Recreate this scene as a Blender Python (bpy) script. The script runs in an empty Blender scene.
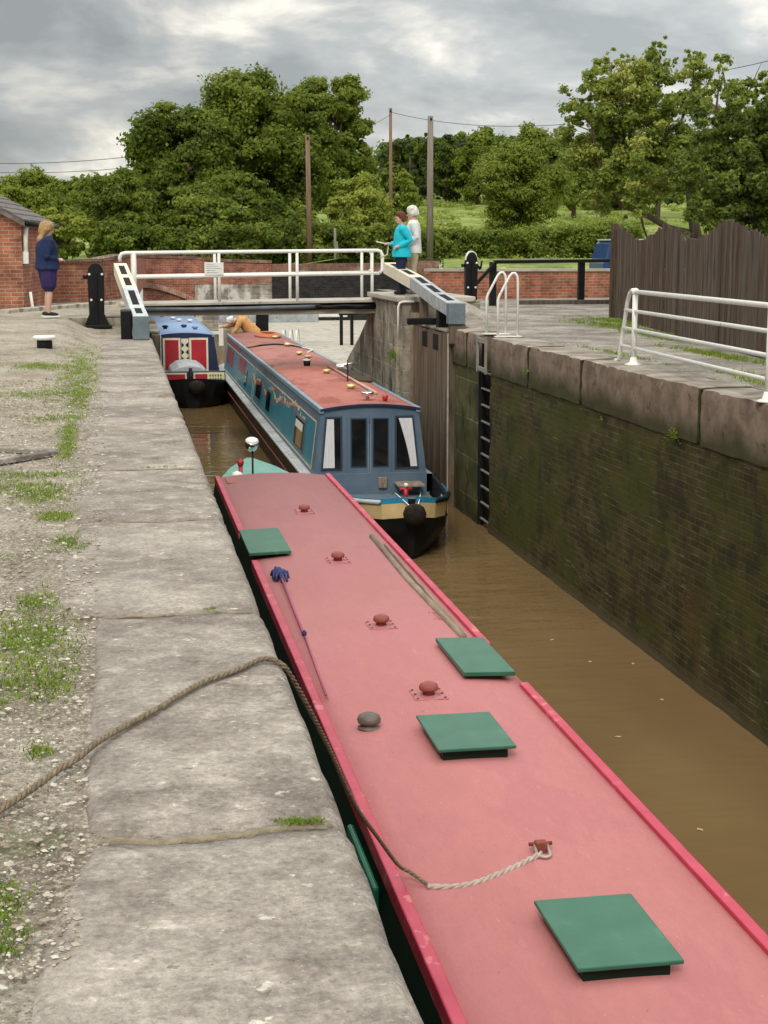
import bpy, bmesh, math, random
import numpy as np
from mathutils import Vector, Matrix, noise
R = math.radians
random.seed(7)
S = bpy.context.scene
C = S.collection

# ---------------------------------------------------------------- camera, sky, sun, exposure
CAMH = 1.45
FPX = 1538.0
TH = math.atan(264 / FPX)
PSI = math.atan(268 * math.cos(TH) / FPX)
cam = bpy.data.cameras.new('camera')
co = bpy.data.objects.new('camera', cam); C.objects.link(co)
co.location = (0, 0, CAMH)
co.rotation_euler = (math.pi / 2 - TH, 0, -PSI)
cam.sensor_fit = 'HORIZONTAL'; cam.sensor_width = 36
cam.lens = 36 * FPX / 768
cam.clip_start = 0.05; cam.clip_end = 3000
S.camera = co
S.render.resolution_x = 768; S.render.resolution_y = 1024

SUN_EL, SUN_AZ = R(42), R(200)     # azimuth clockwise from +Y
W = bpy.data.worlds.new('World'); S.world = W; W.use_nodes = True
nt = W.node_tree; nt.nodes.clear()
def nn(t, k, **kw):
    n = t.nodes.new(k)
    for a, b in kw.items(): setattr(n, a, b)
    return n
out = nn(nt, 'ShaderNodeOutputWorld'); bg = nn(nt, 'ShaderNodeBackground')
sky = nn(nt, 'ShaderNodeTexSky', sky_type='NISHITA', sun_disc=False)
sky.sun_elevation = SUN_EL; sky.sun_rotation = SUN_AZ
tc = nn(nt, 'ShaderNodeTexCoord')
sep = nn(nt, 'ShaderNodeSeparateXYZ'); nt.links.new(tc.outputs['Generated'], sep.inputs[0])
def wm(op, a, b=None):
    n = nn(nt, 'ShaderNodeMath', operation=op)
    for i, v in enumerate((a, b)):
        if v is None: continue
        if isinstance(v, (int, float)): n.inputs[i].default_value = v
        else: nt.links.new(v, n.inputs[i])
    return n.outputs[0]
dz = wm('ADD', wm('MAXIMUM', sep.outputs[2], 0.0), 0.36)
cmb = nn(nt, 'ShaderNodeCombineXYZ')
nt.links.new(wm('DIVIDE', sep.outputs[0], dz), cmb.inputs[0])
nt.links.new(wm('DIVIDE', sep.outputs[1], dz), cmb.inputs[1])
mp = nn(nt, 'ShaderNodeMapping'); mp.inputs['Location'].default_value = (7.9, 4.3, 0); nt.links.new(cmb.outputs[0], mp.inputs[0])
n1 = nn(nt, 'ShaderNodeTexNoise'); n1.inputs['Scale'].default_value = 3.6; n1.inputs['Detail'].default_value = 9; n1.inputs['Roughness'].default_value = 0.56
n1.inputs['Distortion'].default_value = 0.25
nt.links.new(mp.outputs[0], n1.inputs['Vector'])
cr = nn(nt, 'ShaderNodeValToRGB')
e = cr.color_ramp.elements
e[0].position = 0.38; e[0].color = (3.3, 3.6, 3.9, 1)
e[1].position = 0.63; e[1].color = (9.6, 9.4, 9.0, 1)
m = cr.color_ramp.elements.new(0.50); m.color = (4.7, 5.0, 5.3, 1)
m = cr.color_ramp.elements.new(0.57); m.color = (7.0, 7.0, 6.9, 1)
nt.links.new(n1.outputs['Fac'], cr.inputs[0])
# brighter towards the right of the view and low down
dirn = nn(nt, 'ShaderNodeVectorMath', operation='DOT_PRODUCT')
nt.links.new(tc.outputs['Generated'], dirn.inputs[0]); dirn.inputs[1].default_value = Vector((0.55, 0.80, 0.22)).normalized()
mr = nn(nt, 'ShaderNodeMapRange'); nt.links.new(dirn.outputs['Value'], mr.inputs[0])
mr.inputs[1].default_value = 0.84; mr.inputs[2].default_value = 1.0; mr.inputs[3].default_value = 0.92; mr.inputs[4].default_value = 1.4
mul = nn(nt, 'ShaderNodeMixRGB', blend_type='MULTIPLY'); mul.inputs[0].default_value = 1
nt.links.new(cr.outputs[0], mul.inputs[1]); nt.links.new(mr.outputs[0], mul.inputs[2])
mix = nn(nt, 'ShaderNodeMixRGB'); mix.inputs[0].default_value = 0.93
nt.links.new(sky.outputs[0], mix.inputs[1]); ov = nn(nt, 'ShaderNodeMixRGB', blend_type='MULTIPLY'); ov.inputs[0].default_value = 1   # overcast: zenith brighter than horizon
zr = nn(nt, 'ShaderNodeMapRange'); nt.links.new(sep.outputs[2], zr.inputs[0]); zr.inputs[1].default_value = 0.16; zr.inputs[2].default_value = 0.9; zr.inputs[3].default_value = 1.0; zr.inputs[4].default_value = 3.3
zt_ = nn(nt, 'ShaderNodeMixRGB', blend_type='MULTIPLY'); zt_.inputs[0].default_value = 1; zt_.inputs[2].default_value = (1.03, 1.0, 0.93, 1)
nt.links.new(mul.outputs[0], zt_.inputs[1]); nt.links.new(zt_.outputs[0], ov.inputs[1]); nt.links.new(zr.outputs[0], ov.inputs[2]); nt.links.new(ov.outputs[0], mix.inputs[2])
nt.links.new(mix.outputs[0], bg.inputs[0]); bg.inputs[1].default_value = 0.10
nt.links.new(bg.outputs[0], out.inputs[0])

sl = bpy.data.lights.new('sun', 'SUN'); sl.energy = 1.5; sl.angle = R(14); sl.color = (1.0, 0.90, 0.74)
so = bpy.data.objects.new('sun', sl); C.objects.link(so)
so.rotation_euler = (math.pi / 2 - SUN_EL, 0, math.pi - SUN_AZ)
S.view_settings.view_transform = 'Standard'; S.view_settings.look = 'None'
S.view_settings.gamma = 1; S.view_settings.use_curve_mapping = False
S.view_settings.exposure = 0.12

# ---------------------------------------------------------------- pixel helper: a point at forward distance Y
_F = Vector((math.sin(PSI) * math.cos(TH), math.cos(PSI) * math.cos(TH), -math.sin(TH)))
_R = Vector((math.cos(PSI), -math.sin(PSI), 0))
_U = Vector((math.sin(PSI) * math.sin(TH), math.cos(PSI) * math.sin(TH), math.cos(TH)))
def at(px, py, Y):
    d = _F + _R * ((px - 384) / FPX) + _U * ((512 - py) / FPX)
    t = Y / d.y
    return Vector((d.x * t, Y, CAMH + d.z * t))

# ---------------------------------------------------------------- materials
def mat(name, c1, c2=None, scale=3.0, rough=0.7, bump=0.0, bscale=30.0, metal=0.0, detail=6, spots=None, sscale=6, sth=0.62,
        stretch=(1, 1, 1), extra=None, lo=0.35, hi=0.65, spec=0.5, coord='Object', translucent=0, grain=None):
    m = bpy.data.materials.new(name); m.use_nodes = True
    t = m.node_tree; b = t.nodes['Principled BSDF']
    b.inputs['Roughness'].default_value = rough; b.inputs['Metallic'].default_value = metal
    b.inputs['Specular IOR Level'].default_value = spec if rough < .5 else min(spec, .22)
    c2 = c2 or tuple(min(1, v * 0.75) for v in c1)
    tc = nn(t, 'ShaderNodeTexCoord'); mp = nn(t, 'ShaderNodeMapping'); mp.inputs['Scale'].default_value = stretch
    t.links.new(tc.outputs[coord], mp.inputs[0])
    def noise_(s, d=detail, r=0.6):
        n = nn(t, 'ShaderNodeTexNoise'); n.inputs['Scale'].default_value = s; n.inputs['Detail'].default_value = d
        n.inputs['Roughness'].default_value = r; t.links.new(mp.outputs[0], n.inputs['Vector']); return n
    n = noise_(scale)
    r = nn(t, 'ShaderNodeValToRGB'); r.color_ramp.elements[0].position = lo; r.color_ramp.elements[1].position = hi
    r.color_ramp.elements[0].color = (*c1, 1); r.color_ramp.elements[1].color = (*c2, 1)
    t.links.new(n.outputs['Fac'], r.inputs[0]); col = r.outputs[0]
    def layer(col, c, s, th, w=0.05, amt=1.0, d=5, stretch2=None):
        k = noise_(s, d)
        if stretch2:
            mp2 = nn(t, 'ShaderNodeMapping'); mp2.inputs['Scale'].default_value = stretch2
            t.links.new(tc.outputs[coord], mp2.inputs[0]); t.links.new(mp2.outputs[0], k.inputs['Vector'])
        q = nn(t, 'ShaderNodeMapRange'); q.inputs[1].default_value = th; q.inputs[2].default_value = th + w; q.inputs[4].default_value = amt
        t.links.new(k.outputs['Fac'], q.inputs[0])
        x = nn(t, 'ShaderNodeMixRGB'); t.links.new(q.outputs[0], x.inputs[0]); t.links.new(col, x.inputs[1]); x.inputs[2].default_value = (*c, 1)
        return x.outputs[0]
    if spots: col = layer(col, spots, sscale, sth)
    for ex in (extra or []): col = layer(col, *ex)
    for (gs, ga) in (grain or []):      # mineral grain: multiplies the colour at a given scale
        k = noise_(gs, 9, .75); q = nn(t, 'ShaderNodeMapRange'); q.inputs[1].default_value = .34; q.inputs[2].default_value = .66; q.inputs[3].default_value = 1 - ga; q.inputs[4].default_value = 1 + ga
        t.links.new(k.outputs['Fac'], q.inputs[0]); x = nn(t, 'ShaderNodeMixRGB', blend_type='MULTIPLY'); x.inputs[0].default_value = 1
        t.links.new(col, x.inputs[1]); t.links.new(q.outputs[0], x.inputs[2]); col = x.outputs[0]
    t.links.new(col, b.inputs['Base Color'])
    if bump:
        n2 = noise_(bscale, 5, 0.65); bp = nn(t, 'ShaderNodeBump'); bp.inputs['Strength'].default_value = bump; bp.inputs['Distance'].default_value = 0.02
        t.links.new(n2.outputs['Fac'], bp.inputs['Height']); t.links.new(bp.outputs[0], b.inputs['Normal'])
    if translucent:
        tr = nn(t, 'ShaderNodeBsdfTranslucent'); ms = nn(t, 'ShaderNodeMixShader'); ms.inputs[0].default_value = translucent
        t.links.new(col, tr.inputs[0]); t.links.new(b.outputs[0], ms.inputs[1]); t.links.new(tr.outputs[0], ms.inputs[2])
        t.links.new(ms.outputs[0], t.nodes['Material Output'].inputs[0])
    return m

def brick(name, axis, c1, c2, mortar, bw=0.225, bh=0.075, ms=0.008, rough=0.9, stains=(), bump=0.5, bias=0.0):
    """bricks laid in the plane given by axis: 'x' (wall runs along X) or 'y'"""
    m = bpy.data.materials.new(name); m.use_nodes = True
    t = m.node_tree; b = t.nodes['Principled BSDF']; b.inputs['Roughness'].default_value = rough; b.inputs['Specular IOR Level'].default_value = .18
    g = nn(t, 'ShaderNodeNewGeometry'); s = nn(t, 'ShaderNodeSeparateXYZ'); t.links.new(g.outputs['Position'], s.inputs[0])
    c = nn(t, 'ShaderNodeCombineXYZ'); t.links.new(s.outputs[0 if axis == 'x' else 1], c.inputs[0]); t.links.new(s.outputs[2], c.inputs[1])
    # a little wobble so courses are not ruler straight
    wn = nn(t, 'ShaderNodeTexNoise'); wn.inputs['Scale'].default_value = 0.9; t.links.new(g.outputs['Position'], wn.inputs['Vector'])
    wv = nn(t, 'ShaderNodeVectorMath', operation='SCALE'); t.links.new(wn.outputs['Color'], wv.inputs[0]); wv.inputs['Scale'].default_value = 0.022
    wa = nn(t, 'ShaderNodeVectorMath', operation='ADD'); t.links.new(c.outputs[0], wa.inputs[0]); t.links.new(wv.outputs[0], wa.inputs[1])
    k = nn(t, 'ShaderNodeTexBrick'); t.links.new(wa.outputs[0], k.inputs['Vector'])
    k.inputs['Color1'].default_value = (*c1, 1); k.inputs['Color2'].default_value = (*c2, 1); k.inputs['Mortar'].default_value = (*mortar, 1)
    k.inputs['Scale'].default_value = 1; k.inputs['Brick Width'].default_value = bw; k.inputs['Row Height'].default_value = bh
    k.inputs['Mortar Size'].default_value = ms; k.inputs['Mortar Smooth'].default_value = 0.3; k.inputs['Bias'].default_value = bias
    n = nn(t, 'ShaderNodeTexNoise'); n.inputs['Scale'].default_value = 2.2; n.inputs['Detail'].default_value = 8; n.inputs['Roughness'].default_value = 0.7
    t.links.new(g.outputs['Position'], n.inputs['Vector'])
    mr = nn(t, 'ShaderNodeMapRange'); t.links.new(n.outputs['Fac'], mr.inputs[0]); mr.inputs[1].default_value = 0.3; mr.inputs[2].default_value = 0.7
    mr.inputs[3].default_value = 0.45; mr.inputs[4].default_value = 1.55
    mx = nn(t, 'ShaderNodeMixRGB', blend_type='MULTIPLY'); mx.inputs[0].default_value = 1
    t.links.new(k.outputs['Color'], mx.inputs[1]); t.links.new(mr.outputs[0], mx.inputs[2]); col = mx.outputs[0]
    for (sc, th, w, cc, amt, stz, loc) in stains:
        n2 = nn(t, 'ShaderNodeTexNoise'); n2.inputs['Scale'].default_value = sc; n2.inputs['Detail'].default_value = 7; n2.inputs['Roughness'].default_value = 0.65
        mp = nn(t, 'ShaderNodeMapping'); mp.inputs['Scale'].default_value = stz; mp.inputs['Location'].default_value = loc
        t.links.new(g.outputs['Position'], mp.inputs[0]); t.links.new(mp.outputs[0], n2.inputs['Vector'])
        q = nn(t, 'ShaderNodeMapRange'); q.inputs[1].default_value = th; q.inputs[2].default_value = th + w; q.inputs[4].default_value = amt
        t.links.new(n2.outputs['Fac'], q.inputs[0])
        x = nn(t, 'ShaderNodeMixRGB'); t.links.new(q.outputs[0], x.inputs[0]); t.links.new(col, x.inputs[1]); x.inputs[2].default_value = (*cc, 1); col = x.outputs[0]
    t.links.new(col, b.inputs['Base Color'])
    bp = nn(t, 'ShaderNodeBump'); bp.inputs['Strength'].default_value = bump; bp.inputs['Distance'].default_value = 0.02
    ad = nn(t, 'ShaderNodeMath', operation='SUBTRACT'); t.links.new(n.outputs['Fac'], ad.inputs[0]); t.links.new(k.outputs['Fac'], ad.inputs[1])
    t.links.new(ad.outputs[0], bp.inputs['Height']); t.links.new(bp.outputs[0], b.inputs['Normal'])
    return m, k, col, b, t

def zblend(mt, zlo, zhi, colour, amt=0.85, jitter=0.5):
    """a growth/water line on a wall: below zlo fully the colour, above zhi none"""
    m, k, col, b, t = mt
    g = nn(t, 'ShaderNodeNewGeometry'); s = nn(t, 'ShaderNodeSeparateXYZ'); t.links.new(g.outputs['Position'], s.inputs[0])
    n = nn(t, 'ShaderNodeTexNoise'); n.inputs['Scale'].default_value = 1.6; n.inputs['Detail'].default_value = 6; t.links.new(g.outputs['Position'], n.inputs['Vector'])
    a = nn(t, 'ShaderNodeMath', operation='MULTIPLY_ADD'); t.links.new(n.outputs['Fac'], a.inputs[0]); a.inputs[1].default_value = jitter * 2
    a.inputs[2].default_value = -jitter
    a2 = nn(t, 'ShaderNodeMath', operation='ADD'); t.links.new(a.outputs[0], a2.inputs[0]); t.links.new(s.outputs[2], a2.inputs[1])
    q = nn(t, 'ShaderNodeMapRange'); t.links.new(a2.outputs[0], q.inputs[0]); q.inputs[1].default_value = zhi; q.inputs[2].default_value = zlo; q.inputs[4].default_value = amt
    x = nn(t, 'ShaderNodeMixRGB'); t.links.new(q.outputs[0], x.inputs[0]); t.links.new(col, x.inputs[1]); x.inputs[2].default_value = (*colour, 1)
    t.links.new(x.outputs[0], b.inputs['Base Color'])
    return (m, k, x.outputs[0], b, t)

M = {}
M['slab'] = mat('slab stone', (0.235, 0.205, 0.178), (0.40, 0.36, 0.315), 1.5, 0.95, 1.0, 34, grain=[(9, .22), (45, .30)], lo=.36, hi=.64, detail=10, spots=None,
                extra=[((0.14, 0.115, 0.10), 2.4, 0.50, 0.20, 0.75, 10), ((0.47, 0.42, 0.37), 6, 0.54, 0.12, 0.6, 9), ((0.15, 0.12, 0.10), 40, 0.62, 0.04, 0.5, 4), ((0.52, 0.47, 0.40), 55, 0.62, 0.04, 0.5, 4),
                       ((0.56, 0.51, 0.44), 5.0, 0.655, 0.04, 0.6, 8), ((0.62, 0.58, 0.51), 16, 0.66, 0.02, 0.8, 6), ((0.19, 0.18, 0.10), 4.2, 0.63, 0.06, 0.3, 7), ((0.14, 0.115, 0.09), 9, 0.70, 0.015, 0.7, 5)])
M['coping'] = mat('red sandstone', (0.20, 0.135, 0.11), (0.36, 0.28, 0.235), 2.2, 0.93, 0.9, 20, spots=(0.45, 0.40, 0.34), sscale=5, sth=0.66,
                  extra=[((0.08, 0.075, 0.05), 3.0, 0.58, 0.08, 0.7, 6), ((0.50, 0.46, 0.40), 26, 0.66, 0.04, 0.6, 4)])
M['pave'] = mat('grey paving', (0.18, 0.165, 0.145), (0.35, 0.325, 0.285), 1.1, 0.95, 0.8, 30, grain=[(5, .2), (22, .3)], lo=.4, hi=.6, detail=10, extra=[((0.44, 0.41, 0.36), 14, 0.58, 0.06, 0.6, 6), ((0.13, 0.115, 0.09), 3, 0.58, 0.08, 0.6, 8), ((0.12, 0.14, 0.05), 2.1, 0.62, 0.06, 0.5, 8), ((0.10, 0.09, 0.08), 30, .62, .04, .6, 4)])
M['gravel'] = mat('gravel ground', (0.31, 0.27, 0.21), (0.46, 0.41, 0.34), 1.6, 0.97, 1.0, 90, grain=[(8, .2), (60, .45)], lo=.4, hi=.6, detail=10, extra=[((0.50, 0.46, 0.39), 60, 0.55, 0.05, 0.8, 3), ((0.14, 0.11, 0.08), 75, 0.58, 0.05, 0.7, 3), ((0.13, 0.16, 0.04), 1.8, 0.59, 0.08, 0.55, 8), ((0.19, 0.15, 0.11), 2.6, .58, .1, .4, 8)])
M['pebble'] = mat('grey pebbles', (0.33, 0.29, 0.235), (0.52, 0.47, 0.40), 9, 0.95, detail=2)
M['pebble2'] = mat('brown pebbles', (0.19, 0.15, 0.115), (0.32, 0.26, 0.20), 9, 0.95, detail=2)
M['pebble3'] = mat('white pebbles', (0.48, 0.45, 0.39), (0.62, 0.59, 0.53), 9, 0.95, detail=2)
M['concrete'] = mat('pale concrete', (0.36, 0.34, 0.29), (0.50, 0.47, 0.41), 2, 0.9, 0.4, 25, spots=(0.22, 0.21, 0.16), sscale=3, sth=0.6)
M['grass'] = mat('grass blades', (0.17, 0.26, 0.03), (0.32, 0.42, 0.07), 2.5, 0.7, translucent=0.3)
M['meadow'] = mat('meadow', (0.12, 0.18, 0.03), (0.22, 0.28, 0.06), 0.10, 0.95, 1.0, 4, grain=[(.6, .3), (3, .3)], extra=[((0.34, 0.33, 0.12), 0.18, 0.52, 0.08, 0.8, 9), ((0.09, 0.14, 0.03), 0.5, 0.52, 0.1, 0.8, 9), ((0.42, 0.40, 0.20), 1.6, 0.6, 0.05, 0.6, 6)])
M['asphalt'] = mat('asphalt', (0.07, 0.07, 0.07), (0.12, 0.115, 0.11), 2, 0.9, 0.4, 60)
M['oldstone'] = mat('old masonry', (0.14, 0.125, 0.10), (0.32, 0.29, 0.24), 2.4, 0.93, 1.0, 18, stretch=(1, 1, .5), spots=(0.45, 0.42, 0.36), sscale=8, sth=0.63,
                    extra=[((0.06, 0.055, 0.04), 2.6, 0.55, 0.08, 0.7, 6), ((0.10, 0.13, 0.04), 3.4, 0.60, 0.08, 0.6, 6)])
M['darkstone'] = mat('dark wet stone', (0.05, 0.05, 0.035), (0.12, 0.11, 0.08), 3, 0.85, 0.8, 18)
M['blackpaint'] = mat('black paint', (0.005, 0.005, 0.006), (0.011, 0.011, 0.011), 5, 0.5, 0.15, 40, spots=(0.06, 0.05, 0.045), sscale=16, sth=0.70)
M['hull'] = mat('black hull', (0.004, 0.004, 0.005), (0.010, 0.009, 0.009), 3, 0.5, 0.1, 20, spots=(0.04, 0.03, 0.02), sscale=10, sth=0.68)
M['white'] = mat('white paint', (0.74, 0.74, 0.70), (0.84, 0.84, 0.81), 6, 0.5, 0.15, 40, spots=(0.36, 0.34, 0.28), sscale=13, sth=0.66)
M['cream'] = mat('cream paint', (0.68, 0.63, 0.48), (0.78, 0.74, 0.60), 6, 0.5, spots=(0.4, 0.36, 0.24), sscale=14, sth=0.68)
M['beamgrey'] = mat('blue grey paint', (0.30, 0.34, 0.36), (0.44, 0.48, 0.50), 6, 0.5, 0.1, 30, spots=(0.12, 0.13, 0.13), sscale=10, sth=0.62)
M['beamdark'] = mat('slate grey paint', (0.12, 0.16, 0.19), (0.17, 0.21, 0.24), 6, 0.5)
M['roofpink'] = mat('faded red roof', (0.435, 0.165, 0.165), (0.49, 0.195, 0.195), 1.1, 0.55, 0.12, 70, stretch=(1, .35, 1), grain=[(14, .04), (70, .045)], spots=(0.45, 0.172, 0.18), sscale=2.2, sth=0.5,
                    extra=[((0.39, 0.14, 0.15), 1.6, 0.56, 0.25, 0.4, 7), ((0.52, 0.27, 0.27), 9, 0.66, 0.04, 0.25, 9), ((0.22, 0.08, 0.06), 38, 0.70, 0.02, 0.7, 4), ((0.36, 0.13, 0.12), 30, 0.68, 0.05, 0.25, 3), ((0.68, 0.36, 0.33), 60, 0.70, 0.04, 0.4, 2)])
M['crimson'] = mat('crimson rail', (0.44, 0.02, 0.06), (0.55, 0.045, 0.095), 4, 0.38, 0.05, 20, spots=(0.62, 0.16, 0.19), sscale=7, sth=0.6)
M['green'] = mat('faded green paint', (0.016, 0.115, 0.066), (0.028, 0.145, 0.088), 4, 0.4, 0.05, 30, spots=(0.042, 0.17, 0.11), sscale=6, sth=0.62)
M['greendark'] = mat('dark green paint', (0.003, 0.016, 0.010), (0.005, 0.024, 0.014), 4, 0.5)
M['ventred'] = mat('dull red vent', (0.26, 0.07, 0.06), (0.34, 0.11, 0.095), 8, 0.5, 0.1, 40)
M['platepink'] = mat('plate paint', (.40, .145, .15), (.46, .18, .18), 8, .5, spots=(.25, .08, .07), sscale=20, sth=.6)
M['pewter'] = mat('pewter dome', (0.13, 0.115, 0.095), (0.19, 0.175, 0.15), 8, 0.5, metal=0.2)
M['chrome'] = mat('chrome', (0.75, 0.75, 0.75), (0.85, 0.85, 0.85), 8, 0.12, metal=1)
M['rope'] = mat('hemp rope', (0.17, 0.13, 0.085), (0.30, 0.24, 0.17), 40, 0.95, 0.5, 160)
M['ropelight'] = mat('pale rope', (0.42, 0.33, 0.28), (0.58, 0.49, 0.43), 40, 0.95, 0.5, 160)
M['rust'] = mat('rusty steel', (0.17, 0.045, 0.03), (0.30, 0.09, 0.06), 14, 0.7)
M['greywood'] = mat('weathered wood', (0.20, 0.15, 0.11), (0.36, 0.29, 0.23), 5, 0.85, 0.4, 40, stretch=(4, .5, 1))
M['darkwood'] = mat('dark fence wood', (0.068, 0.047, 0.034), (0.15, 0.108, 0.08), 7, 0.9, 0.6, 40, stretch=(3, 3, .25), spots=(0.16, 0.13, 0.11), sscale=9, sth=0.64)
M['darkwood2'] = mat('dark fence wood browner', (0.055, 0.036, 0.026), (0.115, 0.08, 0.06), 7, 0.9, 0.6, 40, stretch=(3, 3, .25))
M['darkwood3'] = mat('dark fence wood greyer', (0.075, 0.06, 0.05), (0.15, 0.125, 0.108), 7, 0.9, 0.6, 40, stretch=(3, 3, .25))
M['gatewood'] = mat('lock gate wood', (0.075, 0.058, 0.04), (0.21, 0.165, 0.12), 3.5, 0.85, 0.6, 30, stretch=(1, 3.0, .22), spots=(0.20, 0.115, 0.05), sscale=4, sth=0.58,
                    extra=[((0.05, 0.045, 0.03), 2.2, 0.56, 0.1, 0.7, 6)])
M['gatedark'] = mat('wet gate wood', (0.05, 0.04, 0.028), (0.12, 0.09, 0.06), 3, 0.7, 0.5, 30, stretch=(1, 3, .3))
M['polewood'] = mat('pole wood', (0.16, 0.10, 0.065), (0.25, 0.17, 0.12), 4, 0.9, stretch=(3, 3, .2))
M['polegrey'] = mat('grey pole wood', (0.17, 0.15, 0.125), (0.27, 0.245, 0.21), 4, 0.9, stretch=(3, 3, .2))
M['salmon'] = mat('salmon roof', (0.36, 0.13, 0.11), (0.45, 0.185, 0.155), 1.0, 0.6, 0.1, 60, stretch=(1, .4, 1), grain=[(8, .06)], spots=(0.31, 0.11, 0.09), sscale=1.8, sth=0.56)
M['slate'] = mat('slate blue paint', (0.085, 0.135, 0.20), (0.12, 0.175, 0.245), 3, 0.45, 0.05, 30)
M['trimblue'] = mat('pale blue trim', (0.17, 0.27, 0.35), (0.25, 0.36, 0.43), 3, 0.4)
M['teal'] = mat('teal paint', (0.015, 0.20, 0.30), (0.03, 0.26, 0.36), 2, 0.3, 0.0, 30)
M['gunwale'] = mat('grey gunwale', (0.36, 0.40, 0.42), (0.52, 0.55, 0.57), 2, 0.5, spots=(0.16, 0.15, 0.14), sscale=7, sth=0.6)
M['maroon'] = mat('maroon panel', (0.16, 0.035, 0.07), (0.24, 0.06, 0.10), 4, 0.35)
M['glass'] = mat('dark window', (0.006, 0.007, 0.009), (0.014, 0.015, 0.018), 3, 0.08)
M['curtain'] = mat('curtain', (0.62, 0.62, 0.66), (0.74, 0.74, 0.78), 12, 0.9, stretch=(6, 6, .4))
M['brass'] = mat('pale brass', (0.62, 0.50, 0.20), (0.74, 0.64, 0.32), 10, 0.35, metal=0.4)
M['skyblue'] = mat('bright blue strip', (0.02, 0.22, 0.42), (0.04, 0.28, 0.48), 6, 0.4)
M['sand'] = mat('sand panel', (0.60, 0.45, 0.22), (0.70, 0.54, 0.29), 4, 0.45)
M['navy'] = mat('navy paint', (0.012, 0.018, 0.055), (0.02, 0.03, 0.08), 4, 0.4)
M['bluetop'] = mat('blue roof', (0.17, 0.28, 0.50), (0.24, 0.36, 0.58), 2, 0.45, spots=(0.23, 0.34, 0.55), sscale=5, sth=0.6)
M['red'] = mat('bright red panel', (0.36, 0.012, 0.02), (0.44, 0.02, 0.03), 4, 0.4)
M['yellow'] = mat('pale yellow', (0.70, 0.66, 0.32), (0.75, 0.72, 0.42), 10, 0.5)
M['tealdeck'] = mat('faded teal deck', (0.12, 0.30, 0.26), (0.18, 0.37, 0.33), 4, 0.5)
M['fender'] = mat('rope fender', (0.012, 0.009, 0.007), (0.03, 0.024, 0.018), 20, 0.95, 1.0, 60)
M['orange'] = mat('orange hose', (0.45, 0.14, 0.06), (0.55, 0.2, 0.1), 10, 0.6)
M['bluecloth'] = mat('blue cloth', (0.03, 0.04, 0.14), (0.07, 0.08, 0.20), 16, 0.9)
M['slates'] = mat('roof slates', (0.10, 0.09, 0.09), (0.21, 0.185, 0.18), 5, 0.8, 0.6, 20, spots=(0.28, 0.25, 0.22), sscale=11, sth=0.62)
M['pipe'] = mat('rubber pipe', (0.06, 0.075, 0.09), (0.11, 0.13, 0.15), 4, 0.4)
M['carblue'] = mat('car paint', (0.015, 0.05, 0.16), (0.02, 0.06, 0.18), 4, 0.2)
M['rubber'] = mat('rubber', (0.015, 0.015, 0.015), (0.025, 0.025, 0.025), 4, 0.8)
M['bark'] = mat('bark', (0.07, 0.055, 0.04), (0.14, 0.11, 0.085), 6, 0.95, 0.8, 20, stretch=(2, 2, .5))
M['black'] = mat('matt black', (0.008, 0.008, 0.008), (0.015, 0.015, 0.015), 4, 0.9)
M['leaffloat'] = mat('dead leaf', (.40, .33, .14), (.5, .45, .25), 20, .8)
M['moss'] = mat('moss', (0.09, 0.15, 0.02), (0.17, 0.24, 0.05), 12, 0.95, 1, 50)

def leafmat(name, a, b):
    return mat(name, a, b, 0.7, 0.55, detail=3, translucent=0.5, spec=0.2)
M['leafoak'] = leafmat('oak leaves', (0.119, 0.175, 0.023), (0.199, 0.260, 0.039)); M['leafoak2'] = leafmat('oak leaves lighter', (0.191, 0.253, 0.034), (0.278, 0.330, 0.057))
M['leafoak3'] = leafmat('oak leaves deep', (0.080, 0.126, 0.021), (0.136, 0.182, 0.032))
M['leafpale'] = leafmat('willow leaves', (0.319, 0.380, 0.057), (0.446, 0.479, 0.103)); M['leafpale2'] = leafmat('willow leaves deeper', (0.208, 0.268, 0.040), (0.303, 0.352, 0.069))
M['leafconi'] = leafmat('conifer needles', (0.064, 0.098, 0.034), (0.104, 0.140, 0.046))
M['leafnear'] = leafmat('apple leaves', (0.176, 0.240, 0.041), (0.272, 0.344, 0.070)); M['leafnear2'] = leafmat('apple leaves lighter', (0.350, 0.403, 0.084), (0.505, 0.515, 0.140))
M['leafdark'] = leafmat('dark shrub leaves', (0.088, 0.145, 0.035), (0.155, 0.213, 0.056))
M['leafhedge'] = leafmat('hedge leaves', (0.155, 0.222, 0.035), (0.264, 0.327, 0.063))

wallR = brick('mossy lock brick', 'y', (0.072, 0.054, 0.020), (0.034, 0.031, 0.010), (0.095, 0.086, 0.045), ms=0.007, rough=0.72, bump=0.9,
              stains=((0.8, 0.44, 0.16, (0.054, 0.060, 0.008), 0.9, (1, 1, 1.4), (0, 0, 0)), (2.5, 0.54, 0.09, (0.026, 0.024, 0.013), 0.7, (1, 1, 1), (5, 0, 0)),
                      (9, 0.635, 0.04, (0.24, 0.21, 0.155), 0.7, (1, .18, 4.5), (0, 0, 3)), (1.1, 0.56, 0.12, (0.09, 0.052, 0.016), 0.6, (1, 1, 1), (9, 2, 0))))
wallR = zblend(wallR, -0.35, -1.15, (0.058, 0.062, 0.012), 0.0)
wallR = zblend(wallR, 9.0, -1.6, (0.060, 0.062, 0.012), 0.0)
M['wallR'] = zblend(wallR, -2.80, -2.70, (0.10, 0.078, 0.045), 0.7, 0.04)[0]
M['wallL'] = brick('left lock brick', 'y', (0.07, 0.045, 0.03), (0.04, 0.03, 0.02), (0.08, 0.075, 0.06))[0]
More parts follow.
